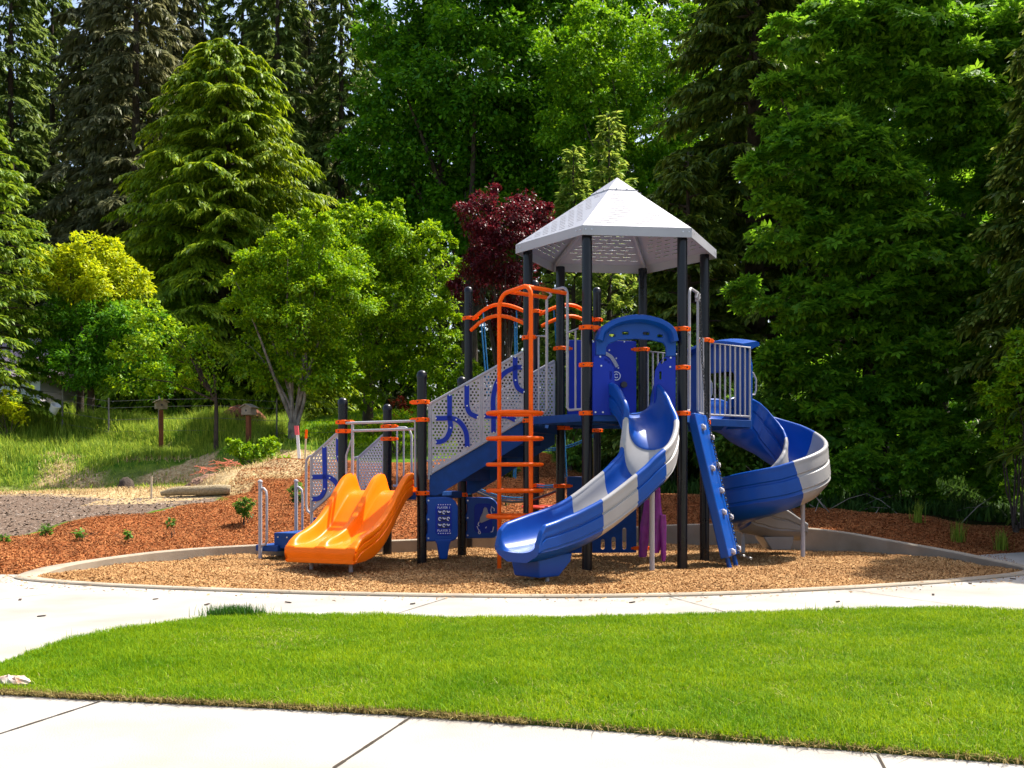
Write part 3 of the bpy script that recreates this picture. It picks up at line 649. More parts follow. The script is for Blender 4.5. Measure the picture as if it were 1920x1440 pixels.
# ---- stairs with perforated side panels
def perf_panel(o, d, slope, u0, u1, b0, t0, strips, name, rnd=None, seams=()):
    "plate in local (u, z); bottom b0 and top t0 at u0, both rising with the slope"
    zb = lambda u: b0+slope*(u-u0); zt = lambda u: t0+slope*(u-u0)
    outl = [(u0, zb(u0)), (u1, zb(u1)), (u1, zt(u1)), (u0, zt(u0))]
    holes = []; s = .047; row = 0; r = .0145
    def dist_strip(u, z):
        m_ = 9
        for st in strips:
            for (ax, ay), (bx, by) in zip(st[:-1], st[1:]):
                L2 = (bx-ax)**2+(by-ay)**2+1e-9; t = max(0, min(1, ((u-ax)*(bx-ax)+(z-ay)*(by-ay))/L2)); m_ = min(m_, math.hypot(u-ax-t*(bx-ax), z-ay-t*(by-ay)))
        return m_
    z = b0
    while z < zt(u1):
        u = u0+.04+(row % 2)*s/2
        while u < u1-.03:
            if zb(u)+.045 < z < zt(u)-.045 and dist_strip(u, z) > .042 and all(abs(u-q) > .03 for q in seams):
                holes.append([(u+r*math.cos(k*math.pi/4), z+r*math.sin(k*math.pi/4)) for k in range(8)])
            u += s
        z += s*.866; row += 1
    mt = frame(v3(o, 0), d)
    pn = link(name, plate_mesh(outl, holes, .009, mtx=mt), M['panel'], ps, smooth=False)
    n3 = mt.to_3x3() @ Vector((0, 0, 1))
    for st in strips:
        me = plate_mesh(ribbon(smooth_path(st, 5), .062), (), .014, mtx=Matrix.Translation(n3*.013) @ mt); link('blue_strip', me, M['blue_sheet'], pn, smooth=False)
    mb = MB()
    for st in strips:
        for q in (st[0], st[-1], st[len(st)//2]):
            p = mt @ Vector((q[0], q[1], .020)); mb.tube([p, p+n3*.006], .011, 8)
    if strips: mb.build('bolt', M['bolt'], pn)
    mb = MB(); W = lambda u, z: mt @ Vector((u, z, 0))
    mb.tube([W(u0, zb(u0)-.03), W(u0, zt(u0)), W(u1, zt(u1))], .02, 10); mb.tube([W(u0-.03, zb(u0)-.03), W(u1, zb(u1))], .016, 10)
    mb.tube([W(u1, zb(u1)), W(u1, zt(u1))], .015, 8)
    for q in seams: mb.tube([W(q-.008, zb(q)), W(q-.008, zt(q))], .009, 6); mb.tube([W(q+.011, zb(q)), W(q+.011, zt(q))], .009, 6)
    mb.build('panel_frame', M['grey'], pn)
    return pn
dGD = (Dp-G).normalized(); LGD = (Dp-G).length; nGD = Vector((dGD.y, -dGD.x))
Go = G+nGD*.01
def uz(pts): return [on_plane(x, y, Go, dGD) for x, y in pts]
st_main = [uz(p) for p in [
  [(842.7, 741), (842.7, 765), (842.7, 784), (844.5, 802), (838, 820), (828, 827.5), (817, 829)],
  [(817, 784.5), (830, 784.5), (843, 784), (855, 787), (866, 796.6), (874, 813), (876, 838)],
  [(875, 723), (875, 745), (875.3, 761), (881, 775), (895, 782)],
  [(908, 780.5), (925.5, 780.8), (950, 780.8), (966, 788)],
  [(925, 811), (925, 781), (924.5, 747), (931.5, 718), (946, 699.5), (965, 690), (978, 689)],
  [(965.5, 670), (965.5, 690), (966, 713), (971, 728), (982, 735)]]]
slope_m = (2.85-2.12)/1.28
uL = on_plane(807, 800, Go, dGD)[0]
perf_panel(Go, dGD, slope_m, uL, LGD-.07, 1.19, 2.09, st_main, 'stair_panel', seams=(on_plane(902, 760, Go, dGD)[0],))
perf_panel(J+nGD*-.01, dGD, slope_m, uL, LGD-.07, 1.19, 2.09, [], 'stair_panel')
mb = MB()
for z in (2.02, 1.3):
    p = v3(Go+dGD*.06, z+.05); mb.tube([p, v3(Go+dGD*uL, z+.03)], .015, 8)
mb.tube([v3(Go+dGD*.09, 2.06), v3(Go+dGD*.09, 1.1)], .014, 8)
mb.build('panel_bracket', M['grey'], ps)
def stringer(o, d, u0, u1, z0t, z0b, z1t, z1b, cut=.1, name='stringer'):
    outl = [(u0, z0b), (u0+cut, z0b), (u1, z1b), (u1, z1t), (u0, z0t)]
    return plate_mesh(outl, (), .03, .003, mtx=frame(v3(o, 0), d))
stair = thing_ = bpy.data.objects.new('stairs', None); C.objects.link(stair); stair.parent = ps; stair.location = -ps.location
def spart(me, name, m): o = link(name, me, m, None, smooth=False); o.parent = stair; return o
dDJ = (J-G).normalized()
for o_ in (G+dDJ*.035, J-dDJ*.035): spart(stringer(o_, dGD, .085, LGD-.06, 1.16, .90, 1.885, 1.60), 'stringer', M['blue_deck'])
for i in range(5):
    u = .16+i*.245; z = ZL+.02+(i+1)*(ZU-ZL)/6-.02; c = (G+J)/2+dGD*(u+.12); mb = MB()
    mb.box(v3(c, z), v3(dGD*.14, 0), v3(dDJ*.545, 0), Vector((0, 0, .018)))
    mb.box(v3(c+dGD*.128, z+.085), v3(dGD*.01, 0), v3(dDJ*.543, 0), Vector((0, 0, .066)))
    o = mb.build('step', M['blue_deck'], None, smooth=False); o.parent = stair

# lower stairs on the left and the transfer steps
NL = Vector((-.921, .389)); dHI = (I-H1).normalized()
def uzl(pts, o): return [on_plane(x, y, o, NL) for x, y in pts]
Ho = H1+Vector((-.0, -.0))-dHI*.005
strips_l = [uzl(p, Ho) for p in [
  [(609, 838.5), (609.5, 868), (610, 894), (610, 917), (603, 931), (596, 935), (587, 935.5)],
  [(587, 894.7), (598, 894.4), (610, 894), (620, 896), (630, 904), (636, 916)],
  [(635, 822), (635, 840), (635.5, 856), (639, 868)]]]
u_e = on_plane(584, 900, Ho, NL)[0]
# drawn from the low end upwards
def flip(st, L): return [[(L-u, z) for u, z in s] for s in st]
LL = u_e
sl = (1.72-1.45)/LL
perf_panel(H1+NL*LL-dHI*.005, -NL, sl+.22, 0, LL-.065, .66, 1.41, flip(strips_l, LL), 'stair_panel')
perf_panel(I+NL*LL, -NL, sl+.22, 0, LL-.065, .66, 1.41, [], 'stair_panel')
mb = MB()
for P_ in (H1, I):
    e = P_+NL*(LL+.0); q = lambda u, z: v3(e+NL*u, z)
    mb.tube([q(0, 1.42), q(.05, 1.41), q(.085, 1.36), q(.09, 1.28), q(.09, .75), q(.07, .67), q(0, .62)], .018, 10); mb.tube([q(0, 1.4), q(0, .0)], .02, 10)
mb.build('handrail', M['grey'], ps)
low = bpy.data.objects.new('transfer_steps', None); C.objects.link(low); low.parent = ps; low.location = -ps.location
def lpart(mb, name, m, **k): o = mb.build(name, m, None, **k); o.parent = low; return o
for o_ in (H1+dHI*.04, I-dHI*.04):
    o = link('stringer', plate_mesh([(0, .66), (.05, .66), (LL+.1, .28), (LL+.1, .06), (LL-.1, .06), (0, .5)], (), .03, mtx=frame(v3(o_, 0), NL)), M['blue_deck'], None, smooth=False); o.parent = low
cL = (H1+I)/2
for u, z in ((.18, .74), (.40, .55)):
    mb = MB(); mb.box(v3(cL+NL*u, z), v3(NL*.13, 0), v3(dHI*.52, 0), Vector((0, 0, .02))); lpart(mb, 'step', M['blue_deck'], smooth=False)
def blk(name, u0, u1, w0, w1, z0, z1):
    c = H1+NL*(u0+u1)/2+dHI*(w0+w1)/2; mb = MB(); mb.box(v3(c, (z0+z1)/2), v3(NL*(u1-u0)/2, 0), v3(dHI*(w1-w0)/2, 0), Vector((0, 0, (z1-z0)/2))); return lpart(mb, name, M['blue_deck'], smooth=False, bevel=.008)
s1 = blk('step', .55, 1.2, .12, 1.1, .13, .35); s2 = blk('step', 1.1, 1.47, .06, 1.12, .09, .175)
mb = MB()
for k in range(4):
    p = v3(H1+NL*(.68+k*.15)+dHI*.118, .29); mb.tube([p, p-v3(dHI, 0)*.008], .011, 8)
mb.build('bolt', M['bolt'], s1)
def grab(u, w):
    p = H1+NL*u+dHI*w; q = lambda du, z: v3(p-NL*du, z); mb = MB()
    mb.tube([q(0, -.1), q(0, 1.06)], .027, 12); mb.lathe(q(0, 1.05), [(.03, 0), (.036, .012), (.03, .03), (.004, .045)], 12)
    mb.tube([q(0, .98), q(.06, .97), q(.1, .93), q(.11, .86), q(.11, .25), q(.09, .19), q(.0, .17)], .018, 10)
    lpart(mb, 'grab_bar', M['grey'])
grab(1.36, .02); grab(1.44, 1.0)

# ---- orange double slide
edge_c = (G+H1)/2; ns = -nGH if nGH.y > 0 else nGH; es = dGH
bed = smooth_path([(-.06, .955), (.1, .95), (.25, .89), (.45, .72), (.68, .51), (.92, .38), (1.15, .325), (1.36, .31), (1.44, .30)], 6)
rings = []
for k, (t, z) in enumerate(bed):
    f = k/(len(bed)-1)
    wall = float(np.interp(t, [-.06, -.03, .03, .3, .7, 1.0, 1.25, 1.38, 1.44], [.17, .222, .235, .205, .19, .165, .13, .07, .025]))
    mid_w = wall*float(np.interp(t, [0, .2, .8, 1.2, 1.44], [.95, .9, .75, .7, .8]))
    low_ = float(np.interp(t, [-.06, .3, .9, 1.44], [.05, .14, .19, .19]))
    prof = []
    for w in np.linspace(-.47, .47, 65):
        aw = abs(w)
        outer = wall*float(sstep(.35, .43, aw)); midr = mid_w*float(1-sstep(.028, .092, aw))
        prof.append((w, z+max(outer, midr)))
    zt = z+wall
    side = [(.492, zt-.010), (.502, zt-.035), (.498, zt-.062), (.476, zt-.072), (.474, zt-.085), (.494, zt-.096), (.496, zt-.145), (.476, zt-.156), (.474, zt-.168), (.492, zt-.18), (.488, min(zt-.2, z-low_*.7)), (.46, min(zt-.22, z-low_))]
    full = prof+side+[(-a, b) for a, b in side[::-1]]
    lean = 0
    rings.append([v3(edge_c+ns*t+es*w, zz) for w, zz in full])
# rounded front lip
last = bed[-1]
for dt, dz, sc in ((.018, -.012, .994), (.032, -.04, .988), (.036, -.11, .985), (.022, -.16, .98)):
    t = last[0]+dt; zl = last[1]; rr = []
    for w, zz in full:
        rr.append(v3(edge_c+ns*t+es*w*sc, max(min(zz, zl+.025+dz), zl-.19)))
    rings.append(rr)
mb = MB(); mb.loft(rings); os_ = mb.build('double_slide', M['orange_plastic'], ps, ang=50)
mb = MB()
for u in (-.28, .28):
    p = edge_c+ns*1.22+es*u; mb.tube([v3(p, -.1), v3(p, .2)], .025, 12)
mb.build('slide_leg', M['grey'], os_)

# ---- sweep of a chute along a 3D path
def chute(path, prof_fn, span, name, m, parent, bankf=None, upz=.35):
    rings = []; n = len(path)
    for k in range(span[0], span[1]+1):
        p = Vector(path[k][:3]); t = (Vector(path[min(k+1, n-1)][:3])-Vector(path[max(k-1, 0)][:3])).normalized()
        side = Vector((t.y, -t.x, 0)).normalized(); up = side.cross(t).normalized()
        up = (up+Vector((0, 0, upz))).normalized()
        if bankf: 
            q = Matrix.Rotation(bankf(k/(n-1)), 3, t); side = q @ side; up = q @ up
        rings.append([p+side*w+up*h for w, h in prof_fn(k/(n-1))])
    mb = MB(); mb.loft(rings, cap=False); k0 = len(rings[0])
    for f_, off in ((span[0], 0), (span[1], (len(rings)-1)*k0)):
        tri = tessellate_polygon([[Vector((w, h, 0)) for w, h in prof_fn(f_/(n-1))]])
        mb.f += [tuple(off+i for i in q) for q in tri]
    return mb.build(name, m, parent, ang=50)
def uprof(hw, wl, wr, bot=.09, rim=.034):
    "open U: wl / wr are the heights of the left and right walls"
    L = []
    def wall(s, hgt):
        r = []
        for a in (200, 175, 150, 125, 100, 75, 50, 25, 0, -40): r.append((s*(hw+rim+rim*math.cos(math.radians(a))), hgt+rim*math.sin(math.radians(a))))
        return r
    inner = []
    for i in range(0, 25):
        a = math.pi*i/24; c = math.cos(a); sx = -math.copysign(abs(c)**.9, c); hz = 1-abs(math.sin(a))**.72
        inner.append((hw*sx, hz*(wl if sx < 0 else wr)*.96))
    lw = wall(-1, wl); rw = wall(1, wr)
    pts = lw[::-1]+inner+rw   # left rim (outside in), channel, right rim (inside out)
    ow = hw+rim*1.85
    out = [(ow, wr-.06), (ow-.002, wr*.66), (ow-.02, wr*.63), (ow-.02, wr*.58), (ow, wr*.55), (ow-.003, wr*.18), (ow-.022, wr*.15), (ow-.022, wr*.10), (ow-.012, wr*.06), (ow-.05, -.03), (hw*.55, -bot), (0, -bot), (-hw*.55, -bot), (-ow+.05, -.03), (-ow+.012, wl*.06), (-ow+.022, wl*.10), (-ow+.022, wl*.15), (-ow+.003, wl*.18), (-ow, wl*.55), (-ow+.02, wl*.58), (-ow+.02, wl*.63), (-ow+.002, wl*.66), (-ow, wl-.06)]
    return pts+out
WV = smooth_path([(1.48, 13.0, 1.935), (1.52, 12.80, 1.915), (1.60, 12.55, 1.73), (1.65, 12.33, 1.46), (1.57, 12.10, 1.16), (1.38, 11.94, .94), (1.12, 11.77, .73), (.84, 11.60, .55), (.58, 11.45, .44), (.34, 11.29, .375), (.15, 11.13, .345), (.05, 11.03, .34)], 9)
nW = len(WV)-1
def wprof(f):
    wl = float(np.interp(f, [0, .05, .12, .3, .55, .8, .92, .97, 1], [.20, .33, .35, .33, .33, .30, .27, .21, .10])); wr = float(np.interp(f, [0, .05, .12, .3, .55, .8, .92, .97, 1], [.20, .33, .35, .36, .36, .32, .27, .20, .06]))
    return uprof(.265, wl, wr, .10)
ws = bpy.data.objects.new('wave_slide', None); C.objects.link(ws); ws.parent = ps; ws.location = -ps.location
cuts = [0, .27, .385, .50, .64, 1]; cols = ['blue', 'grey_plastic', 'blue', 'grey_plastic', 'blue']
def chute2(*a, **k):
    o = chute(*a, None, **k); return o
for a, b, c in zip(cuts[:-1], cuts[1:], cols):
    o = chute(WV, wprof, (round(a*nW), round(b*nW)), 'slide_section', M[c], None, upz=6); o.parent = ws
# foot and legs
e = Vector(WV[-6][:3]); t = (Vector(WV[-1][:3])-Vector(WV[-18][:3])); t.z = 0; t.normalize(); sd_ = Vector((t.y, -t.x, 0))
mb = MB(); c0 = Vector((.29, 11.38, 0))
def fr(z, l0, l1, w): return [c0+t*l1+sd_*w+Vector((0, 0, z)), c0+t*l1-sd_*w+Vector((0, 0, z)), c0-t*l0-sd_*w+Vector((0, 0, z)), c0-t*l0+sd_*w+Vector((0, 0, z))]
mb.loft([fr(.06, .12, .17, .19), fr(.07, .13, .18, .2), fr(.22, .28, .2, .225), fr(.31, .33, .21, .20)])
o = mb.build('slide_foot', M['blue'], None, bevel=.02); o.parent = ws
mb = MB()
for w in (-.12, .12): p = c0-t*.02+sd_*w; mb.tube([p+Vector((0, 0, -.1)), p+Vector((0, 0, .12))], .022, 10)
o = mb.build('slide_leg', M['grey'], None); o.parent = ws
mb = MB(); mb.tube([(1.68, 12.45, -.1), (1.68, 12.45, 1.15), (1.66, 12.3, 1.3)], .03, 12); o = mb.build('slide_leg', M['grey'], None); o.parent = ws
mb = MB()   # moulded grab pockets on the outer wall
# ---- spiral slide
r_s = .56; px0 = (Cc+Fp)/2+N1*(EXT+.02); dirn = N1
lead = .42; pc = px0+dirn*lead; cs = pc+Vector((dirn.y, -dirn.x))*r_s
ang0 = math.atan2(pc.y-cs.y, pc.x-cs.x)
pts = [tuple(px0-dirn*.1)+(1.93,), tuple(px0+dirn*.05)+(1.925,), tuple(px0+dirn*.25)+(1.88,)]
TOT = math.radians(392); ns_ = 22
for k in range(ns_+1):
    a = ang0-TOT*k/ns_; f = k/ns_; pts.append((cs.x+r_s*math.cos(a), cs.y+r_s*math.sin(a), float(np.interp(f, [0, .12, .3, .55, .78, 1], [1.78, 1.52, 1.15, .77, .55, .40]))))
a = ang0-TOT; tx = Vector((math.sin(a), -math.cos(a)))
lastp = Vector(pts[-1][:2])
pts.append(tuple(lastp+tx*.22)+(.335,)); pts.append(tuple(lastp+tx*.45)+(.32,)); pts.append(tuple(lastp+tx*.68)+(.315,))
SP = smooth_path(pts, 6); nS = len(SP)-1
def sprof(f):
    wl = float(np.interp(f, [0, .1, .25, .85, .95, 1], [.28, .42, .48, .42, .30, .12])); wr = float(np.interp(f, [0, .1, .25, .85, .95, 1], [.28, .42, .46, .40, .30, .10]))
    return uprof(.255, wl, wr, .13)
ss = bpy.data.objects.new('spiral_slide', None); C.objects.link(ss); ss.parent = ps; ss.location = -ps.location
bank = lambda f: math.radians(8)*float(np.interp(f, [.05, .15, .85, .95], [0, 1, 1, 0]))
for a, b, c in zip([0, .29, .50, .80], [.29, .50, .80, 1], ['blue', 'grey_plastic', 'blue', 'grey_plastic_dark']):
    o = chute(SP, sprof, (round(a*nS), round(b*nS)), 'slide_section', M[c], None, bank); o.parent = ss
mb = MB(); e2 = lastp+tx*.32; c0 = Vector((e2.x, e2.y, 0)); t = Vector((tx.x, tx.y, 0)); sd_ = Vector((t.y, -t.x, 0))
mb.loft([fr(.05, .14, .14, .19), fr(.06, .15, .15, .2), fr(.20, .25, .18, .22), fr(.25, .27, .19, .22)])
o = mb.build('slide_foot', M['grey_plastic_dark'], None, bevel=.02); o.parent = ss
for (x, y, z) in ((4.08, 14.55, .92), (3.42, 15.35, .5)):
    mb = MB(); mb.tube([(x, y, -.1), (x, y, z)], .03, 12); o = mb.build('slide_leg', M['grey'], None); o.parent = ss
# ---- blue entry hood of the spiral slide
dH = (FE-CE).normalized(); mt = frame(v3(CE+N1*.035, 0), dH)
W_ = (FE-CE).length
outl = [(.02, ZU-.1), (W_-.02, ZU-.1), (W_-.02, 2.7)]+arc(W_-.32, 2.7, .3, .36, 0, 90, 6)[1:]+arc(.32, 2.7, .3, .36, 90, 180, 6)+[(.02, 2.7)]
hole = rrect(.27, ZU+.01, W_-.27, 2.66, .12)
hood = link('slide_hood', plate_mesh(outl, [hole], .07, .012, mtx=mt), M['blue'], ps, ang=45)
mb = MB(); rr = []
for k in range(11):
    u = W_*k/10; z = 2.98+.09*math.sin(math.pi*k/10); c = CE+dH*u
    f = lambda a, zz: v3(c+N1*a, zz)
    rr.append([f(-.16, z-.03), f(-.14, z+.015), f(.04, z+.05), f(.15, z+.07), f(.20, z+.055), f(.205, z+.0), f(.14, z-.005), f(.04, z-.05)])
mb.loft(rr); mb.build('hood_canopy', M['blue'], hood, ang=50)
mb = MB(); q = lambda a, z: v3(CE+N1*.07+N1*a-dH*0+dH*.06, z)
mb.tube([q(0, 2.63), q(.07, 2.6), q(.13, 2.52), q(.13, 2.36), q(.1, 2.3), q(0, 2.29)], .014, 10); mb.build('handle', M['grey'], hood)
mb = MB(); q = lambda a, z: v3(FE+N1*.07+N1*a-dH*.3, z)
mb.tube([q(0, 2.63), q(.07, 2.6), q(.13, 2.52), q(.13, 2.36), q(.1, 2.3), q(0, 2.29)], .014, 10); mb.build('handle', M['grey'], hood)

# ---- climbing wall and its chain
dBC = (Cc-B).normalized(); nBC = Vector((dBC.y, -dBC.x)); tc_ = B+dBC*.60+nBC*.045; bc = tc_+nBC*.43
top3 = v3(tc_, ZU+.02); bot3 = v3(bc, .12); ax = (bot3-top3).normalized(); sd = v3(dBC, 0); nn = sd.cross(ax).normalized()
if nn.dot(v3(nBC, 0)) < 0: nn = -nn
mb = MB(); mb.box((top3+bot3)/2, (bot3-top3)/2, sd*.34, nn*.055); cw = mb.build('climbing_wall', M['blue'], ps, bevel=.015)
mb = MB()
for s in (-.2, .2): p = bot3+sd*s; mb.tube([p-ax*.05, p+ax*.2], .03, 10)
mb.build('wall_leg', M['blue'], cw)
Lw = (bot3-top3).length
holds = [(.20, -.14), (.33, .22), (.78, -.16), (.73, .20), (1.1, .06), (1.40, -.10), (1.48, .24), (1.95, -.12), (1.93, .24)]
for f, s in holds:
    p = top3+ax*f*.93+sd*s+nn*.055; mb = MB()
    mb.box(p+nn*.02, sd*.035, ax*.022, nn*.028); mb.box(p+sd*.045+ax*.01+nn*.015, sd*.02, ax*.03, nn*.02); mb.box(p-ax*.028+nn*.012, sd*.03, ax*.012, nn*.018)
    mb.build('hold', M['hold'], cw, bevel=.009)
mb = MB()
chp = [v3(B+dBC*.82+nBC*.03, 3.52), v3(B+dBC*.80+nBC*.06, 2.7), top3+sd*.12+nn*.10, top3+ax*1.0+sd*.1+nn*.09, bot3+sd*.12+nn*.09, bot3+sd*.2+nn*.25+Vector((0, 0, -.1))]
ln = sum((chp[i+1]-chp[i]).length for i in range(len(chp)-1)); nl = int(ln/.042); k = 0
for i in range(len(chp)-1):
    a, b = chp[i], chp[i+1]; m_ = max(1, int((b-a).length/.042)); tt = (b-a).normalized(); u = tt.orthogonal().normalized(); w = tt.cross(u)
    for j in range(m_):
        c = a+(b-a)*(j+.5)/m_; x_ = u if k % 2 else w; k += 1
        mb.tube([c+tt*.027*math.cos(q)+x_*.015*math.sin(q) for q in [n_*math.pi/4 for n_ in range(8)]], .0055, 5, closed=True)
ch = mb.build('climbing_chain', M['chain'], ps)
mb = MB(); p = v3(B+dBC*.82, 3.5); mb.box(p, sd*.03, v3(nBC, 0)*.03, Vector((0, 0, .05))); mb.build('chain_bracket', M['grey'], ch)

# ---- ring climber
UL, UR = Vector((-.16, 13.05)), Vector((.23, 12.60)); nDA = Vector((-.805, -.593)); dU = (UR-UL).normalized()
cl = bpy.data.objects.new('ring_climber', None); C.objects.link(cl); cl.parent = ps; cl.location = -ps.location
def cpart(mb, name): o = mb.build(name, M['orange'], None); o.parent = cl; return o
LU = (UR-UL).length
q = lambda u, z: v3(UL+dU*u, z)
r_ = .17
pts = [q(0, -.12), q(0, 3.47-r_)]+[q(r_*(1-math.cos(t)), 3.47-r_+r_*math.sin(t)) for t in (.3, .6, .9, 1.2, 1.57)]+[q(LU-r_*math.sin(t)*.7, 3.47-r_+r_*math.cos(t)) for t in (1.57, 1.2, .9, .6, .3, 0)][1:]
pts = [q(0, -.12), q(0, 3.27)]+[q(r_*(1-math.cos(t)), 3.27+r_*math.sin(t)) for t in (.3, .6, .9, 1.2, 1.5)]+[q(LU-.12*(1-math.sin(t)), 3.35+.12*math.cos(t)) for t in (0.05, .4, .8, 1.2)]+[q(LU, 3.34), q(LU, .62)]
mb = MB(); mb.tube(pts, .027, 12); cpart(mb, 'upright')
ctr = (UL+UR)/2+Vector((.0, .0))
for z in (1.925, 1.613, 1.292, .97, .652):
    mb = MB(); mb.tube([v3(ctr, z)+Vector((.335*math.cos(t), .335*math.sin(t), 0)) for t in [k*2*math.pi/40 for k in range(40)]], .024, 10, closed=True); cpart(mb, 'climbing_ring')
dAD = (Dp-A).normalized()
for (s, e) in ((q(.2, 3.44), v3(A+dAD*.80, 3.46)), (q(LU-.06, 3.46), v3(A+dAD*.40, 3.46))):
    mb = MB(); mb.tube([s, e], .026, 12); cpart(mb, 'reach_bar')
mb = MB(); p = v3(Dp, 2.98)
mb = MB(); mb.tube([v3(UR, 2.985), v3(Dp, 2.985)-Vector((0, .05, 0))], .016, 8); cpart(mb, 'brace')

# ---- overhead beams, ropes and the rope net behind
ob = bpy.data.objects.new('rope_net', None); C.objects.link(ob); ob.parent = ps; ob.location = -ps.location
def rp(mb, name, m): o = mb.build(name, m, None); o.parent = ob; return o
for (P0, P1, sgn) in ((K, Lp, 1), (Lp, Mp, 1)):
    for zb_, ba in ((3.58, .0), (3.40, .06)):
        d = (P1-P0); n_ = Vector((d.y, -d.x)).normalized(); mb = MB()
        mb.tube([v3(P0+d*(.07+.86*f)+n_*(ba+.10*math.sin(math.pi*f)), zb_+.17*math.sin(math.pi*f)+.01*f) for f in [i/12 for i in range(13)]], .028, 12); rp(mb, 'arched_beam', M['orange'])
        for f in (.22, .80):
            s = v3(P0+d*(.07+.86*f)+n_*(ba+.10*math.sin(math.pi*f)), zb_+.17*math.sin(math.pi*f)-.03); e_ = s+Vector((.16*(1 if f < .5 else -.1), -.05, -2.55 if ba == 0 else -2.35))
            mb = MB(); mid_ = (s+e_)/2+Vector((.02, 0, 0)); mb.tube([s, mid_, e_], .011, 6); rp(mb, 'rope', M['rope'])
mb = MB()
netp = [(v3(K, 1.0), v3(Lp, .80), .10), (v3(Lp, .98), v3(Ep, 1.0), .02), (v3(Lp, 1.52), v3(Mp, 1.78), .08)]
for a, b, sg_ in netp:
    for dz in (0, .03):
        mb.tube([a+(b-a)*f+Vector((0, 0, dz-sg_*math.sin(math.pi*f))) for f in [i/10 for i in range(11)]], .010, 6)
mb.tube([v3(K, 1.0)+Vector((.03, -.05, 0)), v3(K, .85)+Vector((.02, -.08, 0))], .025, 6)
rp(mb, 'rope', M['rope'])
mb = MB(); c = Vector((.42, 15.15, .66)); mb.lathe(c, [(.05, 0), (.27, .012), (.29, .03), (.27, .05), (.05, .055)], 24); rp(mb, 'stepping_disc', M['red'])
mb = MB(); mb.tube([v3(K, .95)+(v3(Ep, .95)-v3(K, .95))*f+Vector((0, 0, -.2*math.sin(math.pi*f))) for f in [i/10 for i in range(11)]], .02, 8); rp(mb, 'belt', M['chain'])

# ---- arched entrance over the big slide
dAB = (B-A).normalized(); oA = A+Vector((dAB.y, -dAB.x))*.05
mtA = frame(v3(oA, 0), dAB)
def abz(x, y): return on_plane(x, y, oA, dAB)
outer = [abz(1119, 664), abz(1119, 640), abz(1123, 622)]+[abz(x, y) for x, y in ((1135, 611), (1152, 603), (1170, 598.5), (1191, 596), (1212, 598), (1232, 603.5), (1250, 613), (1261, 625))]+[abz(1265, 642), abz(1265, 666)]
inner = [abz(1250, 667), abz(1250, 650), abz(1244, 641), abz(1220, 635.5), abz(1190, 633.5), abz(1160, 636), abz(1139, 644), abz(1134, 652), abz(1134, 664)]
hl = []
for x, y, w in ((1147, 629, 7), (1172, 625, 8), (1211, 625.5, 8), (1237, 630, 7)):
    c = abz(x, y); sx = abs(abz(x+w, y)[0]-c[0]); hl.append(rrect(c[0]-sx, c[1]-.03, c[0]+sx, c[1]+.03, .025, 3))
arch = link('entrance_arch', plate_mesh(outer+inner, hl, .06, .012, mtx=mtA), M['blue'], ps, ang=45)
mb = MB(); mpath = smooth_path([abz(x, y) for x, y in ((1122, 640), (1128, 622), (1148, 608), (1170, 601), (1191, 598.5), (1213, 600.5), (1238, 608), (1256, 622), (1262, 642))], 4)
rr = []
for i, p in enumerate(mpath):
    a = np.array(mpath[max(i-1, 0)]); b = np.array(mpath[min(i+1, len(mpath)-1)]); t = (b-a)/np.linalg.norm(b-a); nrm = np.array([-t[1], t[0]])
    if nrm[1] < 0 and 3 < i < len(mpath)-4: nrm = -nrm
    ring_ = []
    for (a_, dpt) in ((-.045, -.08), (-.05, .10), (-.02, .15), (.03, .145), (.045, .10), (.045, -.08)):
        pp = np.array(p)+nrm*a_; ring_.append(mtA @ Vector((pp[0], pp[1], dpt)))
    rr.append(ring_)
mb.loft(rr); mb.build('arch_rim', M['blue'], arch, ang=60)
pl = [abz(x, y) for x, y in ((1114, 668), (1133, 668), (1143, 676), (1150, 690), (1152, 706), (1152, 778), (1112, 778), (1112, 690))]
pr = [abz(x, y) for x, y in ((1226, 778), (1227, 712), (1229, 694), (1236, 680), (1247, 670), (1266, 668), (1266, 778))]
def slots(sg, x0):
    r = [ribbon(smooth_path([abz(x0+sg*x, y) for x, y in ((0, 673.5), (6, 676), (11, 682))], 3), .035), ribbon([abz(x0+sg*12, 696), abz(x0+sg*12, 712)], .035)]
    return r
sp1 = link('entrance_panel', plate_mesh(pl, slots(1, 1132.5), .018, .003, mtx=mtA), M['blue_sheet'], ps, smooth=False)
sp2 = link('entrance_panel', plate_mesh(pr, slots(-1, 1250), .018, .003, mtx=mtA), M['blue_sheet'], ps, smooth=False)
for s_, pp in ((sp1, ((1125, 669), (1127, 686), (1130, 773), (1116, 773))), (sp2, ((1257, 671), (1256, 688), (1250, 773), (1262, 773)))):
    mb = MB()
    for x, y in pp:
        c = abz(x, y); p = mtA @ Vector((c[0], c[1], .009)); n_ = mtA.to_3x3() @ Vector((0, 0, 1)); mb.tube([p, p+n_*.01], .012, 8)
    mb.build('bolt', M['bolt'], s_)

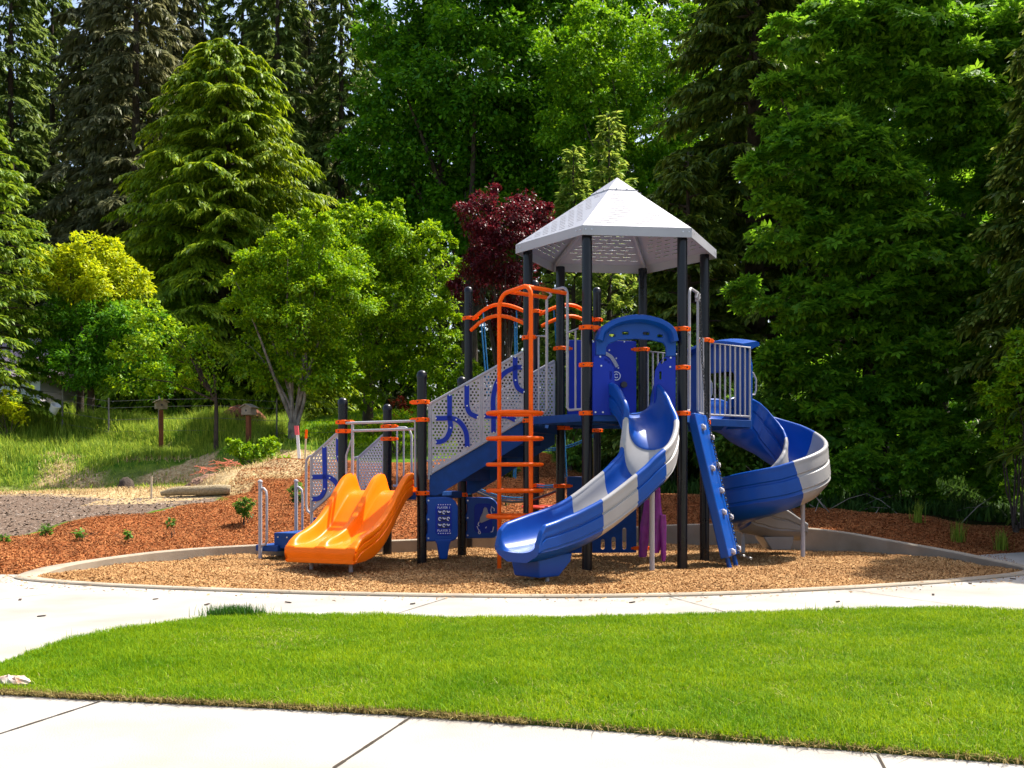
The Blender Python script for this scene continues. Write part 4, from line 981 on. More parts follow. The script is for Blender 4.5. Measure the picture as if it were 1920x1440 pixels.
# ---- blue play panel on the far side of the upper deck
dEF = (Fp-Ep).normalized(); oE = Ep+Vector((dEF.y, -dEF.x))*.0; mtE = frame(v3(oE, 0), dEF); nE = mtE.to_3x3() @ Vector((0, 0, 1))
ez = lambda x, y: on_plane(x, y, oE, dEF)
pan = link('play_panel', plate_mesh(rrect(.1, ZU+.03, HR-.1, 3.09, .02), (), .02, .003, mtx=mtE), M['blue_sheet'], ps, smooth=False)
def epl(pts, w, name, m, dz=.015): return link(name, plate_mesh(ribbon(pts, w), (), .008, mtx=Matrix.Translation(nE*dz) @ mtE), m, pan, smooth=False)
epl(smooth_path([ez(1132, 661), ez(1146, 670), ez(1157, 688)], 5), .05, 'gauge', M['panel'])
for (x, y, r) in ((1119, 700, .055), (1155, 705, .06)):
    c = ez(x, y); epl(arc(c[0], c[1], r, r, 0, 358, 20), .012, 'printed_dial', M['white']); epl(arc(c[0], c[1], r*.45, r*.45, 30, 330, 12), .012, 'printed_dial', M['white'])
c = ez(1117, 714); epl([(c[0]-.04, c[1]), (c[0]+.04, c[1])], .014, 'printed_dial', M['white'])
mb = MB()
for x, y in ((1142, 657), (1155, 672), (1159, 690), (1130, 660), (1170, 641), (1112, 641)):
    c = ez(x, y); p = mtE @ Vector((c[0], c[1], .01)); mb.tube([p, p+nE*.012], .012, 8)
mb.build('bolt', M['bolt'], pan)
c = ez(1168, 722); mb = MB(); mb.tube([mtE @ Vector((c[0], c[1], .01)), mtE @ Vector((c[0], c[1], .09))], .045, 14); mb.build('knob', M['chain'], pan)
# lower slotted panel
o2 = [(.1, .04), (HR-.1, .04), (HR-.1, .85), (HR-.2, .9), (.5, .9), (.42, .98), (.38, 1.08), (.3, 1.13), (.1, 1.13)]
slot_h = []
for x, ya, yb in ((1130, 1010, 1031), (1150.5, 1006, 1031), (1170.5, 989, 1031)):
    b_ = ez(x, yb); a_ = ez(x, ya); slot_h.append(rrect(b_[0]-.035, b_[1], b_[0]+.035, a_[1], .034, 4))
lp = link('low_panel', plate_mesh(o2, slot_h, .03, .004, mtx=mtE), M['blue_deck'], ps, smooth=False)

# ---- two small game panels under the stairs
def game(o2d, d, zb, zt, w, name):
    mt = frame(v3(o2d, 0), d); n_ = mt.to_3x3() @ Vector((0, 0, 1))
    outl = [(.0, zb), (w-.08, zb)]+arc(w-.08, zb+.08, .08, .08, -90, 0, 5)+arc(w-.14, zt-.15, .14, .15, 0, 90, 7)+[(.0, zt), (.0, zt-.05), (.02, zt-.08), (.02, zt-.2), (0, zt-.24), (0, zb+.26), (.02, zb+.22), (.02, zb+.1), (0, zb+.06)]
    p = link(name, plate_mesh(outl, (), .07, .014, mtx=mt), M['blue'], ps, ang=50)
    ins = link('inset', plate_mesh(rrect(.115, zb+.065, w-.075, zt-.075, .06), (), .012, .003, mtx=Matrix.Translation(n_*.034) @ mt), M['blue_sheet'], p, smooth=False)
    mb = MB()
    for z in (zt-.03, (zb+zt)/2, zb+.03): q = mt @ Vector((.02, z, .035)); mb.tube([q, q+n_*.01], .012, 8)
    mb.build('bolt', M['bolt'], p)
    return p, mt, n_
d1 = Vector((.97, .23)); g1, m1_, n1_ = game(G+d1*.06, d1, .31, .86, .40, 'counting_game_panel')
def mark(p, mt, n_, pts, w, name='printed_mark', m=M['white'], dz=.042): return link(name, plate_mesh(ribbon(pts, w), (), .004, mtx=Matrix.Translation(n_*dz) @ mt), m, p, smooth=False)
tx1 = text_mesh('PLAYER 1', .042, Matrix.Translation(n1_*.042) @ m1_ @ Matrix.Translation((.222, .735, 0))); link('lettering', tx1, M['white'], g1, smooth=False)
tx2 = text_mesh('PLAYER 2', .042, Matrix.Translation(n1_*.042) @ m1_ @ Matrix.Translation((.222, .435, 0))); link('lettering', tx2, M['white'], g1, smooth=False)
for z in (.772, .398):
    for k in range(6): mark(g1, m1_, n1_, [(.145+k*.031, z), (.158+k*.031, z+.004)], .012)
for r_i, z in enumerate((.675, .59, .505)):
    link('spinner_slot', plate_mesh(rrect(.14, z-.034, .305, z+.034, .02, 3), (), .006, mtx=Matrix.Translation(n1_*.041) @ m1_), M['chain'], g1, smooth=False)
    for k in range(3):
        c = (.167+k*.055, z); mb = MB(); q = m1_ @ Vector((c[0], c[1], .03)); mb.tube([q-v3(d1, 0)*.02, q+v3(d1, 0)*.02], .03, 12); mb.build('spinner', M['blue_sheet'], g1)
        if (k+r_i) % 2: mark(g1, m1_, n1_, arc(c[0], c[1], .016, .02, 0, 300, 10), .011, dz=.063)
        else: mark(g1, m1_, n1_, smooth_path([(c[0]-.02, c[1]+.018), (c[0], c[1]), (c[0]+.02, c[1]+.012)], 3), .016, dz=.063)
mb = MB(); mtf = m1_
def ff(z, a, b, dz): return [mtf @ Vector((a, z, -dz)), mtf @ Vector((b, z, -dz)), mtf @ Vector((b, z, dz)), mtf @ Vector((a, z, dz))]
mb.loft([ff(.32, .1, .33, .05), ff(.26, .13, .30, .05), ff(.10, .165, .275, .04), ff(.06, .17, .265, .04)]); mb.build('panel_foot', M['blue'], g1, bevel=.012)
d2 = Vector((.995, .1)); g2, m2_, n2_ = game(J+d2*.06, d2, .28, .83, .44, 'music_game_panel')
bell = [(.19, .50), (.20, .56), (.235, .63), (.245, .68), (.262, .70), (.285, .69), (.30, .63), (.33, .585), (.365, .56), (.34, .545), (.28, .52), (.21, .49)]
link('bell', plate_mesh(bell, (), .02, .006, mtx=Matrix.Translation(n2_*.05) @ m2_), M['grey'], g2, smooth=False)
mark(g2, m2_, n2_, [(.37, .57), (.345, .66), (.355, .715), (.395, .68), (.39, .65)], .012); mark(g2, m2_, n2_, [(.18, .50), (.165, .46), (.18, .44)], .012)
mark(g2, m2_, n2_, smooth_path([(.15, .44), (.17, .39), (.20, .35), (.185, .33), (.17, .35), (.19, .385)], 3), .011); mark(g2, m2_, n2_, [(.385, .43), (.37, .36), (.345, .355)], .013); mark(g2, m2_, n2_, [(.27, .41), (.285, .43)], .014)

# ---- purple jacket hanging behind the slide's support
def drape(rows, thick, y0):
    mb = MB(); rr = []
    for z, x0, x1 in rows:
        n_ = 14; ring_ = []
        for k in range(n_):
            a = 2*math.pi*k/n_; xm = (x0+x1)/2; hw_ = (x1-x0)/2
            fold = 1+.22*math.sin(3*a+z*5)
            ring_.append(Vector((xm+hw_*math.cos(a), y0+thick*math.sin(a)*fold+.01*math.sin(z*17), z)))
        rr.append(ring_)
    mb.loft(rr); return mb
jk = thing('jacket', (1.78, 12.75, .3), 'purple jacket hanging limp beside the grey support pole of the big slide', 'jacket')
def jx_(px): return (px-960)/F_PX*12.75
def jz_(py): return EYE+(HOR-py)*12.75/F_PX
mb = drape([(jz_(y), jx_(a), jx_(b)) for y, a, b in ((914, 1229, 1237), (930, 1227, 1238), (960, 1226, 1240), (975, 1225, 1245), (1000, 1222, 1246), (1020, 1220, 1240), (1036, 1219, 1235))], .05, 12.72)
mb.build('jacket_body', M['purple'], jk, ang=60)
mb = drape([(jz_(y), jx_(a), jx_(b)) for y, a, b in ((965, 1236, 1246), (985, 1235, 1247.5), (1015, 1237, 1247), (1040, 1237, 1247), (1051, 1239, 1245))], .035, 12.66); mb.build('sleeve', M['purple'], jk, ang=60)
mb = drape([(jz_(y), jx_(a), jx_(b)) for y, a, b in ((938, 1211, 1221), (958, 1208, 1222), (985, 1203, 1221), (1020, 1201, 1219), (1046, 1200, 1215))], .05, 12.9); mb.build('jacket_body', M['purple'], jk, ang=60)

def split_islands(o):
    "each loose piece of a mesh becomes an object of its own under the same parent"
    me = o.data; n = len(me.vertices); lab = list(range(n))
    def f(i):
        while lab[i] != i: lab[i] = lab[lab[i]]; i = lab[i]
        return i
    for e in me.edges:
        a, b = f(e.vertices[0]), f(e.vertices[1])
        if a != b: lab[a] = b
    groups = {}
    for p in me.polygons: groups.setdefault(f(p.vertices[0]), []).append(tuple(p.vertices))
    if len(groups) < 2: return
    m = me.materials[0]; first = True
    for fs in groups.values():
        ids = sorted({i for q in fs for i in q}); k = {v: i for i, v in enumerate(ids)}
        nm = bpy.data.meshes.new(me.name); nm.from_pydata([me.vertices[i].co[:] for i in ids], [], [tuple(k[i] for i in q) for q in fs]); nm.update(); nm.materials.append(m)
        nm.polygons.foreach_set('use_smooth', [True]*len(nm.polygons)); nm.set_sharp_from_angle(angle=math.radians(35))
        if first: o.data = nm; first = False
        else:
            c = o.copy(); c.data = nm; C.objects.link(c)
for o in list(C.objects):
    if o.type == 'MESH' and o.parent is not None and o.name.split('.')[0] in ('bolt', 'slide_leg', 'wall_leg', 'printed_dial', 'handrail', 'rope', 'panel_bracket'):
        if o.name.split('.')[0] == 'handrail' and len(o.data.vertices) > 1e9: continue
        split_islands(o)

# ================================================================== TREES AND PLANTS
def leaves(name, P, axis, nrm, size, m, lobes=1, width=.5, parent=None):
    "leaf blades: each one a diamond (or three joined lobes, like a maple leaf), sharing one stalk point"
    n = len(P); axis = axis/np.linalg.norm(axis, axis=1)[:, None]
    nrm = nrm-axis*(nrm*axis).sum(1)[:, None]; nrm /= (np.linalg.norm(nrm, axis=1)[:, None]+1e-9); sd = np.cross(nrm, axis)
    size = size[:, None]
    if lobes == 1:
        V = np.stack([P, P+axis*size*.45+sd*size*width*.5+nrm*size*.06, P+axis*size-nrm*size*.10, P+axis*size*.45-sd*size*width*.5+nrm*size*.06], 1).reshape(-1, 3)
        Q = (np.arange(n)*4)[:, None]+np.array([0, 1, 2, 3])
    else:
        vs = [P]; 
        for a, L in ((-1.0, .8), (0, 1), (1.0, .8)):
            d = axis*math.cos(a)+sd*math.sin(a); e = -axis*math.sin(a)+sd*math.cos(a)
            vs += [P+d*size*.55*L+e*size*.2, P+d*size*L-nrm*size*.12, P+d*size*.55*L-e*size*.2]
        V = np.stack(vs, 1).reshape(-1, 3); b = (np.arange(n)*10)[:, None]
        Q = np.concatenate([b+np.array([0, 1+3*k, 2+3*k, 3+3*k]) for k in range(3)], 1).reshape(-1, 4)
    me = np_mesh(name, V, Q); o = link(name, me, m, None, smooth=False)
    if parent is not None: o.parent = parent
    return o
def rdir(n): v = rng.normal(0, 1, (n, 3)); return v/np.linalg.norm(v, axis=1)[:, None]
def crown_points(blobs, clumps, per, flat=.6, rc=.26, inner=.25):
    "blobs: (x, y, z, rx, ry, rz) -> leaf positions gathered in clumps over the blobs, with a sparse filling"
    Pn, Out = [], []
    vol = np.array([b[3]*b[5] for b in blobs]); cnt = np.maximum(3, (clumps*vol/vol.sum()).astype(int))
    for b, c in zip(blobs, cnt):
        r = np.array(b[3:6]); ctr = np.array(b[:3]); d = rdir(c); d[:, 2] = d[:, 2]*.9+.12
        rad = rng.uniform(.55, 1.08, (c, 1)); cc = ctr+d*r*rad
        cr = rc*r.mean()*rng.uniform(.55, 1.45, c)
        k = (per*rng.uniform(.5, 1.5, c)).astype(int); w = np.repeat(np.arange(c), k)
        q = rdir(len(w))*(rng.uniform(0, 1, (len(w), 1))**.45); q[:, 2] *= flat
        # leaves hang along the outer, upper face of a clump
        q[:, 2] += .22*(1-(q[:, 0]**2+q[:, 1]**2))
        Pn.append(cc[w]+q*cr[w][:, None]); Out.append(d[w]*.6+q)
        if inner:
            m_ = int(len(w)*inner); q = rdir(m_)*rng.uniform(.3, .95, (m_, 1)); Pn.append(ctr+q*r); Out.append(q)
    return np.concatenate(Pn), np.concatenate(Out)
def limbs(base, blobs, r0, parent, m, trunk_h, stems=1, n=14, lean=0, name='trunk'):
    mb = MB(); rr = random.Random(int(abs(base[0]*100))+3)
    base = Vector(base)
    fork = base*0+Vector((lean, 0, trunk_h))
    zero = Vector((0, 0, -.25))
    if stems == 1:
        mb.tube([zero, Vector((lean*.2, 0, trunk_h*.3)), Vector((lean*.6, .03, trunk_h*.7)), fork], [r0*1.25, r0, r0*.88, r0*.8], 12)
    else:
        mb.tube([zero, Vector((0, 0, .1)), Vector((0, 0, trunk_h*.35))], [r0*1.5, r0*1.25, r0*1.2], 12)
    for i in range(n):
        b = blobs[i % len(blobs)]; c = Vector(b[:3])-base; e = c+Vector((rr.uniform(-.6, .6)*b[3], rr.uniform(-.6, .6)*b[4], rr.uniform(-.2, .6)*b[5]))
        s = fork if stems == 1 else Vector((rr.uniform(-.1, .1), rr.uniform(-.1, .1), trunk_h*.2))
        mid = s+(e-s)*.45+Vector((rr.uniform(-.2, .2), rr.uniform(-.2, .2), .12*(e-s).length)); r = r0*(.5 if stems == 1 else .42)
        mb.tube([s, s+(mid-s)*.5+Vector((rr.uniform(-.08, .08), 0, .05)), mid, (mid+e)/2+Vector((0, 0, .1)), e], [r, r*.8, r*.55, r*.35, r*.12], 7)
    o = mb.build(name, m, None); o.parent = parent; return o
def broadleaf(kind, label, base, blobs, m, clumps, per, size, lobes=1, width=.6, r0=.16, trunk_h=1.6, stems=1, bark='bark', group=None, flat=.6, rc=.26, inner=.25, cat='tree', droop=.35, nlimb=14):
    base = Vector(base); t = thing(kind, base, label, cat, group)
    limbs(base, blobs, r0, t, M[bark], trunk_h, stems, nlimb)
    P, O = crown_points(blobs, clumps, per, flat, rc, inner); n = len(P)
    ax = O*.8+rdir(n)*.8; ax[:, 2] -= droop
    nm = np.array([0, 0, 1.])+O*.5+rdir(n)*.55
    leaves('crown', P-np.array(base), ax, nm, size*rng.uniform(.65, 1.25, n), m, lobes, width, t)
    return t
def pb(lst, d, sq=.9, dd=None):
    "blobs given as photo pixel, pixel radius (and depth shift) at distance d"
    r = []
    for i, b in enumerate(lst):
        px, py, rp = b[:3]; off = b[3] if len(b) > 3 else random.uniform(-.5, .5)*rp*d/F_PX
        p = at(px, py, d+off); R = rp*d/F_PX; r.append((p.x, p.y, p.z, R, R*.9, R*sq))
    return r
def ground_at(px, d): x = (px-960)/F_PX*d; return Vector((x, d, gz(x, d)))

def conifer(kind, label, base, H, R, m, nb=150, droop=.25, sub=7, spray=.5, sw=.12, prof=.85, up=.25, low=.08, bark='bark', group=None, hang=.6, trunk_r=.16, rag=.3, per=4, tipmat=None):
    "trunk, whorled boughs, side twigs along each bough, narrow sprays of needles on each twig"
    base = Vector(base); t = thing(kind, base, label, 'tree', group)
    mb = MB(); mb.tube([(0, 0, -.3), (0, 0, H*.4), (0, 0, H*.8), (0, 0, H)], [trunk_r*1.2, trunk_r*.8, trunk_r*.35, .012], 8)
    f = low+(1-low)*(np.arange(nb)+rng.uniform(0, 1, nb))/nb; f = np.minimum(f, .992); az = np.arange(nb)*2.399+rng.uniform(-.4, .4, nb)
    L = R*np.minimum(1, (1-f)/(1-low)*1.25+.02)**prof*rng.uniform(1-rag, 1.08, nb)
    z0 = f*H; dirs = np.stack([np.cos(az), np.sin(az)], 1)
    ub = up*rng.uniform(.5, 1.6, nb); db = droop*rng.uniform(.55, 1.45, nb)
    def bough(i, s):  # point on bough i at fraction s
        u = ub[i]*(1-.3*f[i])+.25*f[i]
        return np.stack([dirs[i, 0]*L[i]*s, dirs[i, 1]*L[i]*s, z0[i]+L[i]*(u*s-db[i]*1.6*s**2.2)], -1)
    for i in range(0, nb, 2):
        ii = np.array([i]*4); p = bough(ii, np.array([0, .3, .6, .92])); rb = .012+.018*L[i]/R
        mb.tube([Vector(q) for q in p], [rb*2, rb*1.3, rb*.8, rb*.3], 5)
    o = mb.build('trunk', M[bark], None); o.parent = t
    ns = np.maximum(4, (sub*(.35+L/R*1.3)).astype(int)); bi = np.repeat(np.arange(nb), ns)
    s = rng.uniform(.12, 1.0, len(bi))**.7; side = rng.choice([-1, 1], len(bi)); p0 = bough(bi, s)
    tl = (.16+.32*(1-s))*L[bi]*rng.uniform(.5, 1.1, len(bi))+.08*R
    perp = np.stack([-dirs[bi, 1], dirs[bi, 0]], 1)*side[:, None]
    td = np.concatenate([dirs[bi]*.75+perp*.75, (-.15-droop*.5)*np.ones((len(bi), 1))], 1)
    k = np.repeat(np.arange(len(bi)), per); q = rng.uniform(0, 1, len(k))
    P = p0[k]+td[k]*(tl[k]*q)[:, None]; P[:, 2] -= hang*.28*tl[k]*q**2
    ax = td[k]*.8+rdir(len(k))*.5; ax[:, 2] -= hang*(.3+.6*q)
    nm = np.array([0, 0, 1.])+rdir(len(k))*.5
    leaves('crown', P, ax, nm, spray*rng.uniform(.6, 1.25, len(k)), m, 1, sw/spray, t)
    if tipmat is not None:
        kk = rng.uniform(0, 1, len(k)) < .3; Pt = P[kk]+ax[kk]/np.linalg.norm(ax[kk], axis=1)[:, None]*spray*.8
        leaves('new_growth', Pt, ax[kk]+np.array([0, 0, -.1]), rdir(kk.sum()), np.full(kk.sum(), spray*.42), tipmat, 1, .5, t)
    return t
def copy_tree(t, loc, sc, rz, label=None, sz=None):
    r = t.copy(); C.objects.link(r); r.location = loc; r.scale = (sc, sc, sz or sc); r.rotation_euler = (0, 0, rz)
    if label: r['label'] = label
    for ch in t.children: c = ch.copy(); C.objects.link(c); c.parent = r
    return r

LM = {}
LM['bright'] = leaf_mat('spring_green_leaves', (0.085, 0.23, 0.003), (0.38, 0.52, 0.01), 0.36, .5, .2, patch=.9)
LM['lime'] = leaf_mat('yellow_green_leaves', (0.22, 0.33, 0.004), (0.56, 0.6, 0.01), 0.4, .5, .2)
LM['maple'] = leaf_mat('maple_leaves', (0.035, 0.15, 0.004), (0.16, 0.35, 0.012), 0.38, .5, .2, patch=.6)
LM['maple_dark'] = leaf_mat('dark_maple_leaves', (0.04, 0.15, 0.006), (0.24, 0.46, 0.024), 0.5, .5, .2, patch=.7)
LM['plum'] = leaf_mat('red_plum_leaves', (0.035, 0.004, 0.007), (0.2, 0.017, 0.026), 0.3, .42, .35, 0)
LM['cedar'] = leaf_mat('cedar_sprays', (0.085, 0.175, 0.004), (0.4, 0.48, 0.018), 0.38, .5, .2, patch=.5)
LM['fir'] = leaf_mat('fir_needles', (0.05, 0.105, 0.018), (0.2, 0.28, 0.055), 0.36, .5, .2)
LM['fir_dull'] = leaf_mat('dull_fir_needles', (0.06, 0.075, 0.028), (0.22, 0.22, 0.095), 0.34, .5, .2)
LM['fir_dark'] = leaf_mat('dark_conifer_needles', (0.03, 0.075, 0.008), (0.17, 0.235, 0.024), 0.36, .5, .2)
LM['fir_young'] = leaf_mat('young_fir_needles', (0.08, 0.18, 0.02), (0.33, 0.42, 0.06), 0.45, .55, .25)
LM['tips'] = leaf_mat('pale_spruce_tips', (.14, .22, .03), (.32, .40, .08), .35, .5, .3)
LM['sunny'] = leaf_mat('sunlit_maple_leaves', (.06, .20, .004), (.25, .44, .012), .4, .5, .2, patch=.7)  # sunlight on this maple is put into its lighter leaf colours
LM['edge'] = leaf_mat('green_spruce_sprays', (.05, .13, .006), (.24, .35, .02), .36, .5, .2)
LM['shrub'] = leaf_mat('shrub_leaves', (0.035, 0.12, 0.01), (0.15, 0.3, 0.03), 0.38, .5, .2)

# far forest: every fir a thing, copies of three
ga = 'tall firs far behind the playground'
fa = conifer('fir_tree', 'tall dull olive fir left of the cedar with grey brown lower boughs', ground_at(190, 56), 27, 3.6, LM['fir_dull'], 190, .30, 18, .46, .13, .6, .1, .06, group=ga, hang=.7, trunk_r=.3, rag=.55, per=10)
fb = conifer('fir_tree', 'tall green fir at the far left edge of the forest', ground_at(20, 60), 29, 3.8, LM['fir'], 200, .28, 18, .46, .13, .6, .1, .05, group=ga, hang=.6, trunk_r=.3, rag=.55, per=10)
fc = conifer('fir_tree', 'tall dark fir rising behind the big cedar', ground_at(520, 58), 28, 3.4, LM['fir'], 190, .26, 18, .46, .13, .55, .1, .04, group=ga, hang=.6, trunk_r=.3, rag=.55, per=10)
LOC = [(-90, 58, fb, 1.0), (255, 52, fa, .98), (320, 60, fa, 1.05), (-15, 74, fc, 1.0), (88, 86, fa, 1.08), (98, 64, fb, .98), (60, 90, fc, 1.15), (560, 74, fb, 1.05), (490, 78, fb, 1.08), (420, 84, fb, 1.1), (200, 70, fb, 1.0), (615, 80, fc, 1.05), (380, 66, fb, 1.0), (455, 62, fc, 1.0), (580, 66, fa, 1.0), (640, 60, fb, .95), (290, 82, fc, 1.1), 
       (720, 70, fc, 1.0), (830, 64, fb, 1.0), (930, 72, fc, 1.05), (1030, 62, fb, 1.0), (1130, 70, fc, 1.0), (1240, 58, fb, 1.0), (1330, 52, fc, .9), (1430, 60, fb, 1.0), (1540, 54, fc, 1.0), (1650, 60, fb, 1.0), (1760, 50, fc, .9), (1870, 56, fb, 1.0), (1980, 52, fc, 1.0), (2080, 58, fb, 1.0), (-180, 56, fc, 1.0)]
for i, (px, d, src, sc) in enumerate(LOC):
    w = 'green' if src is fb else 'dark' if src is fc else 'dull olive'
    copy_tree(src, ground_at(px, d), sc, i*1.3, f'tall {w} fir far behind the trees, ' + ['just left of', 'just right of', 'behind'][i % 3]+' '+('the big cedar' if px < 640 else 'the round maple' if px < 1150 else 'the broad shaded maple'))

conifer('spruce_tree', 'green conifer with layered flat boughs cut off by the left edge', ground_at(-30, 31), 9.2, 2.25, LM['edge'], 130, .16, 22, .2, .075, .62, .15, .05, hang=.5, per=6)
conifer('cedar_tree', 'big yellow green cedar with drooping tips, tallest tree in the left half', ground_at(425, 44), 16.6, 5.5, LM['cedar'], 300, .22, 34, .30, .085, .55, .22, .05, hang=.9, trunk_r=.35, rag=.3, per=15)
# yellow maple, dark low tree
broadleaf('maple_tree', 'low yellow leaved maple between the edge conifer and the cedar', ground_at(150, 33), pb([(120, 490, 55), (175, 480, 60), (215, 500, 45), (90, 530, 50), (160, 540, 80), (235, 540, 55)], 33, .6), LM['lime'], 150, 110, .13, 1, .55, .12, 1.8)
broadleaf('maple_tree', 'dark green low maple under the yellow maple', ground_at(170, 32), pb([(110, 610, 65), (190, 610, 80), (100, 680, 60), (230, 690, 70), (160, 690, 70), (60, 640, 40), (260, 620, 60), (290, 720, 50)], 32, .7), LM['maple'], 170, 120, .13, 1, .5, .12, 1.5)
broadleaf('young_tree', 'slim young bright green tree beside the left birdhouse', ground_at(405, 27.5), pb([(270, 585, 42), (300, 640, 55), (250, 660, 40), (350, 640, 45), (330, 695, 55), (290, 715, 45), (385, 690, 45), (240, 720, 30), (380, 640, 35), (400, 720, 30)], 27.5, .8), LM['bright'], 80, 75, .11, 1, .6, .06, 1.3, nlimb=12)
broadleaf('fruit_tree', 'bushy bright green tree with a pale forked trunk', ground_at(551, 28.3), pb([(520, 500, 60), (480, 570, 60), (560, 590, 85), (540, 660, 70), (610, 500, 80), (470, 640, 45), (550, 440, 45), (620, 650, 70), (610, 430, 40), (450, 520, 30), (590, 690, 60), (500, 710, 45), (540, 540, 80), (650, 560, 70), (470, 690, 30), (640, 710, 45)], 28.3), LM['bright'], 330, 170, .095, 1, .6, .13, 1.5, 5, 'bark_pale', nlimb=10, rc=.25, inner=.12)
broadleaf('fruit_tree', 'rounded bright green tree with a dark trunk, nearest the red plum', ground_at(690, 32.5), pb([(690, 440, 60), (760, 470, 70), (650, 520, 80), (740, 560, 95), (810, 520, 60), (800, 620, 60), (700, 640, 80), (830, 460, 35), (660, 400, 35), (740, 400, 30), (650, 690, 55), (770, 690, 60), (840, 570, 35), (610, 470, 60), (700, 740, 40), (730, 480, 70), (640, 440, 50), (830, 650, 40), (580, 560, 60)], 31), LM['bright'], 380, 170, .105, 1, .6, .17, 2.0, rc=.24, inner=.12)
broadleaf('maple_tree', 'huge deep green round maple filling the middle background', ground_at(880, 42), pb([(760, 190, 110), (880, 160, 130), (700, 290, 75), (810, 320, 125), (940, 290, 130), (1030, 210, 120), (1120, 130, 110), (900, 420, 95), (770, 410, 75), (1050, 330, 95), (890, 30, 120), (1030, 60, 120), (740, 60, 90), (680, 390, 45), (1130, 20, 90), (980, 410, 80), (820, -60, 100), (960, -80, 110)], 42), LM['maple'], 760, 150, .2, 1, .7, .4, 3.5, rc=.24)
broadleaf('maple_tree', 'sunlit yellow green maple behind the roof of the play structure', ground_at(1230, 39), pb([(1080, 130, 80), (1060, 230, 70), (1130, 200, 80), (1100, 330, 70), (1330, 420, 60), (1330, 480, 50), (1220, 250, 90), (1270, 330, 90), (1200, 150, 80), (1170, 400, 70), (1280, 450, 70), (1240, 60, 60), (1180, 320, 60), (1290, 240, 50), (1330, 550, 60), (1250, 560, 60), (1100, 430, 60), (1120, 60, 70), (1290, 150, 50)], 38), LM['sunny'], 420, 120, .15, 1, .65, .22, 2.5)
broadleaf('plum_tree', 'dark red leaved plum tree left of the play structure roof', ground_at(945, 29.5), pb([(945, 430, 62), (895, 410, 45), (1000, 410, 45), (925, 490, 62), (880, 530, 45), (965, 540, 55), (1015, 440, 32), (905, 375, 24), (985, 375, 26), (940, 590, 45), (1020, 400, 22), (925, 355, 12)], 29.5), LM['plum'], 190, 120, .10, 1, .5, .1, 1.4)
fy = 'young pale green firs behind the roof'
conifer('young_fir', 'shorter young fir with pale tips left of the pointed roof', ground_at(1075, 33), 9.3, 1.15, LM['fir_young'], 100, .02, 14, .26, .09, .75, .3, .05, group=fy, hang=.15, trunk_r=.09, rag=.35, per=5)
conifer('young_fir', 'taller young fir with a bare leader above the pointed roof', ground_at(1142, 34), 10.9, 1.5, LM['fir_young'], 100, .02, 14, .28, .09, .8, .3, .05, group=fy, hang=.15, trunk_r=.1, rag=.4, per=5)
conifer('hemlock_tree', 'dark drooping conifer between the roof and the broad shaded maple', ground_at(1415, 26), 15.5, 3.1, LM['fir_dark'], 230, .24, 28, .24, .08, .5, .18, .03, hang=.7, trunk_r=.28, rag=.45, per=13)
conifer('hemlock_tree', 'low dark conifer standing behind the blue spiral slide', ground_at(1290, 24), 7.4, 2.0, LM['fir_dark'], 120, .18, 22, .2, .07, .6, .18, .03, hang=.5, trunk_r=.14, rag=.45, per=11)
broadleaf('maple_tree', 'broad shaded maple with lobed leaves filling the right side', ground_at(1640, 21), pb([(1500, 190, 70), (1450, 330, 65), (1540, 280, 90), (1620, 360, 100), (1700, 260, 90), (1470, 440, 70), (1570, 470, 90), (1680, 470, 95), (1500, 570, 70), (1610, 590, 90), (1720, 590, 85), (1530, 680, 80), (1640, 710, 90), (1760, 690, 80), (1470, 690, 55), (1580, 790, 75), (1690, 800, 75), (1800, 480, 80), (1820, 330, 80), (1790, 180, 90), (1650, 130, 95), (1860, 90, 90), (1740, 40, 90), (1590, 40, 80), (1840, 600, 70), (1500, 800, 60), (1460, 230, 40), (1880, 250, 75), (1500, 80, 60), (1890, 440, 90), (1905, 590, 80), (1850, 720, 85), (1930, 330, 80), (1930, 120, 90), (1420, 560, 50), (1760, 820, 70)], 20.5, .85), LM['maple_dark'], 720, 130, .17, 3, .6, .28, 3.0, rc=.36, flat=.38, inner=.05, droop=.3)
conifer('spruce_tree', 'spruce with pale new tips at the right edge', ground_at(1985, 18.2), 9.6, 1.5, LM['fir_dark'], 130, .2, 20, .24, .08, .55, .2, .18, hang=.6, trunk_r=.16, rag=.5, per=6, tipmat=LM['tips'])
broadleaf('maple_tree', 'tall shaded maple behind the broad one at the upper right', ground_at(1760, 29), pb([(1400, 60, 90), (1550, 30, 120), (1700, 60, 130), (1850, 50, 120), (1960, 200, 130), (1900, 380, 110), (1750, 250, 130), (1560, 200, 110), (1640, 420, 120), (1800, 560, 110), (1950, 560, 110), (1500, 400, 80), (1700, 660, 100), (1870, 740, 90), (1550, 600, 90), (1600, -90, 120), (1800, -90, 120)], 28), LM['maple_dark'], 330, 70, .26, 3, .6, .3, 3, rc=.3)

# conifers added just beyond the right edge to shade the right half of the chips
hm = conifer('hemlock_tree', 'tall dark conifer added just beyond the right edge to shade the chips', Vector((10.9, 15.9, gz(10.9, 15.9))), 12.0, 2.9, LM['fir_dark'], 180, .2, 24, .22, .06, .55, .15, .04, hang=.7, trunk_r=.25, per=11)
for x, y, sc, lb in ((12.9, 13.6, 1.0, 'nearest the path'), (13.6, 16.6, 1.05, 'farthest from the chips')): copy_tree(hm, Vector((x, y, gz(x, y))), sc, x, f'tall dark conifer added for shade outside the right edge of the view, {lb}')
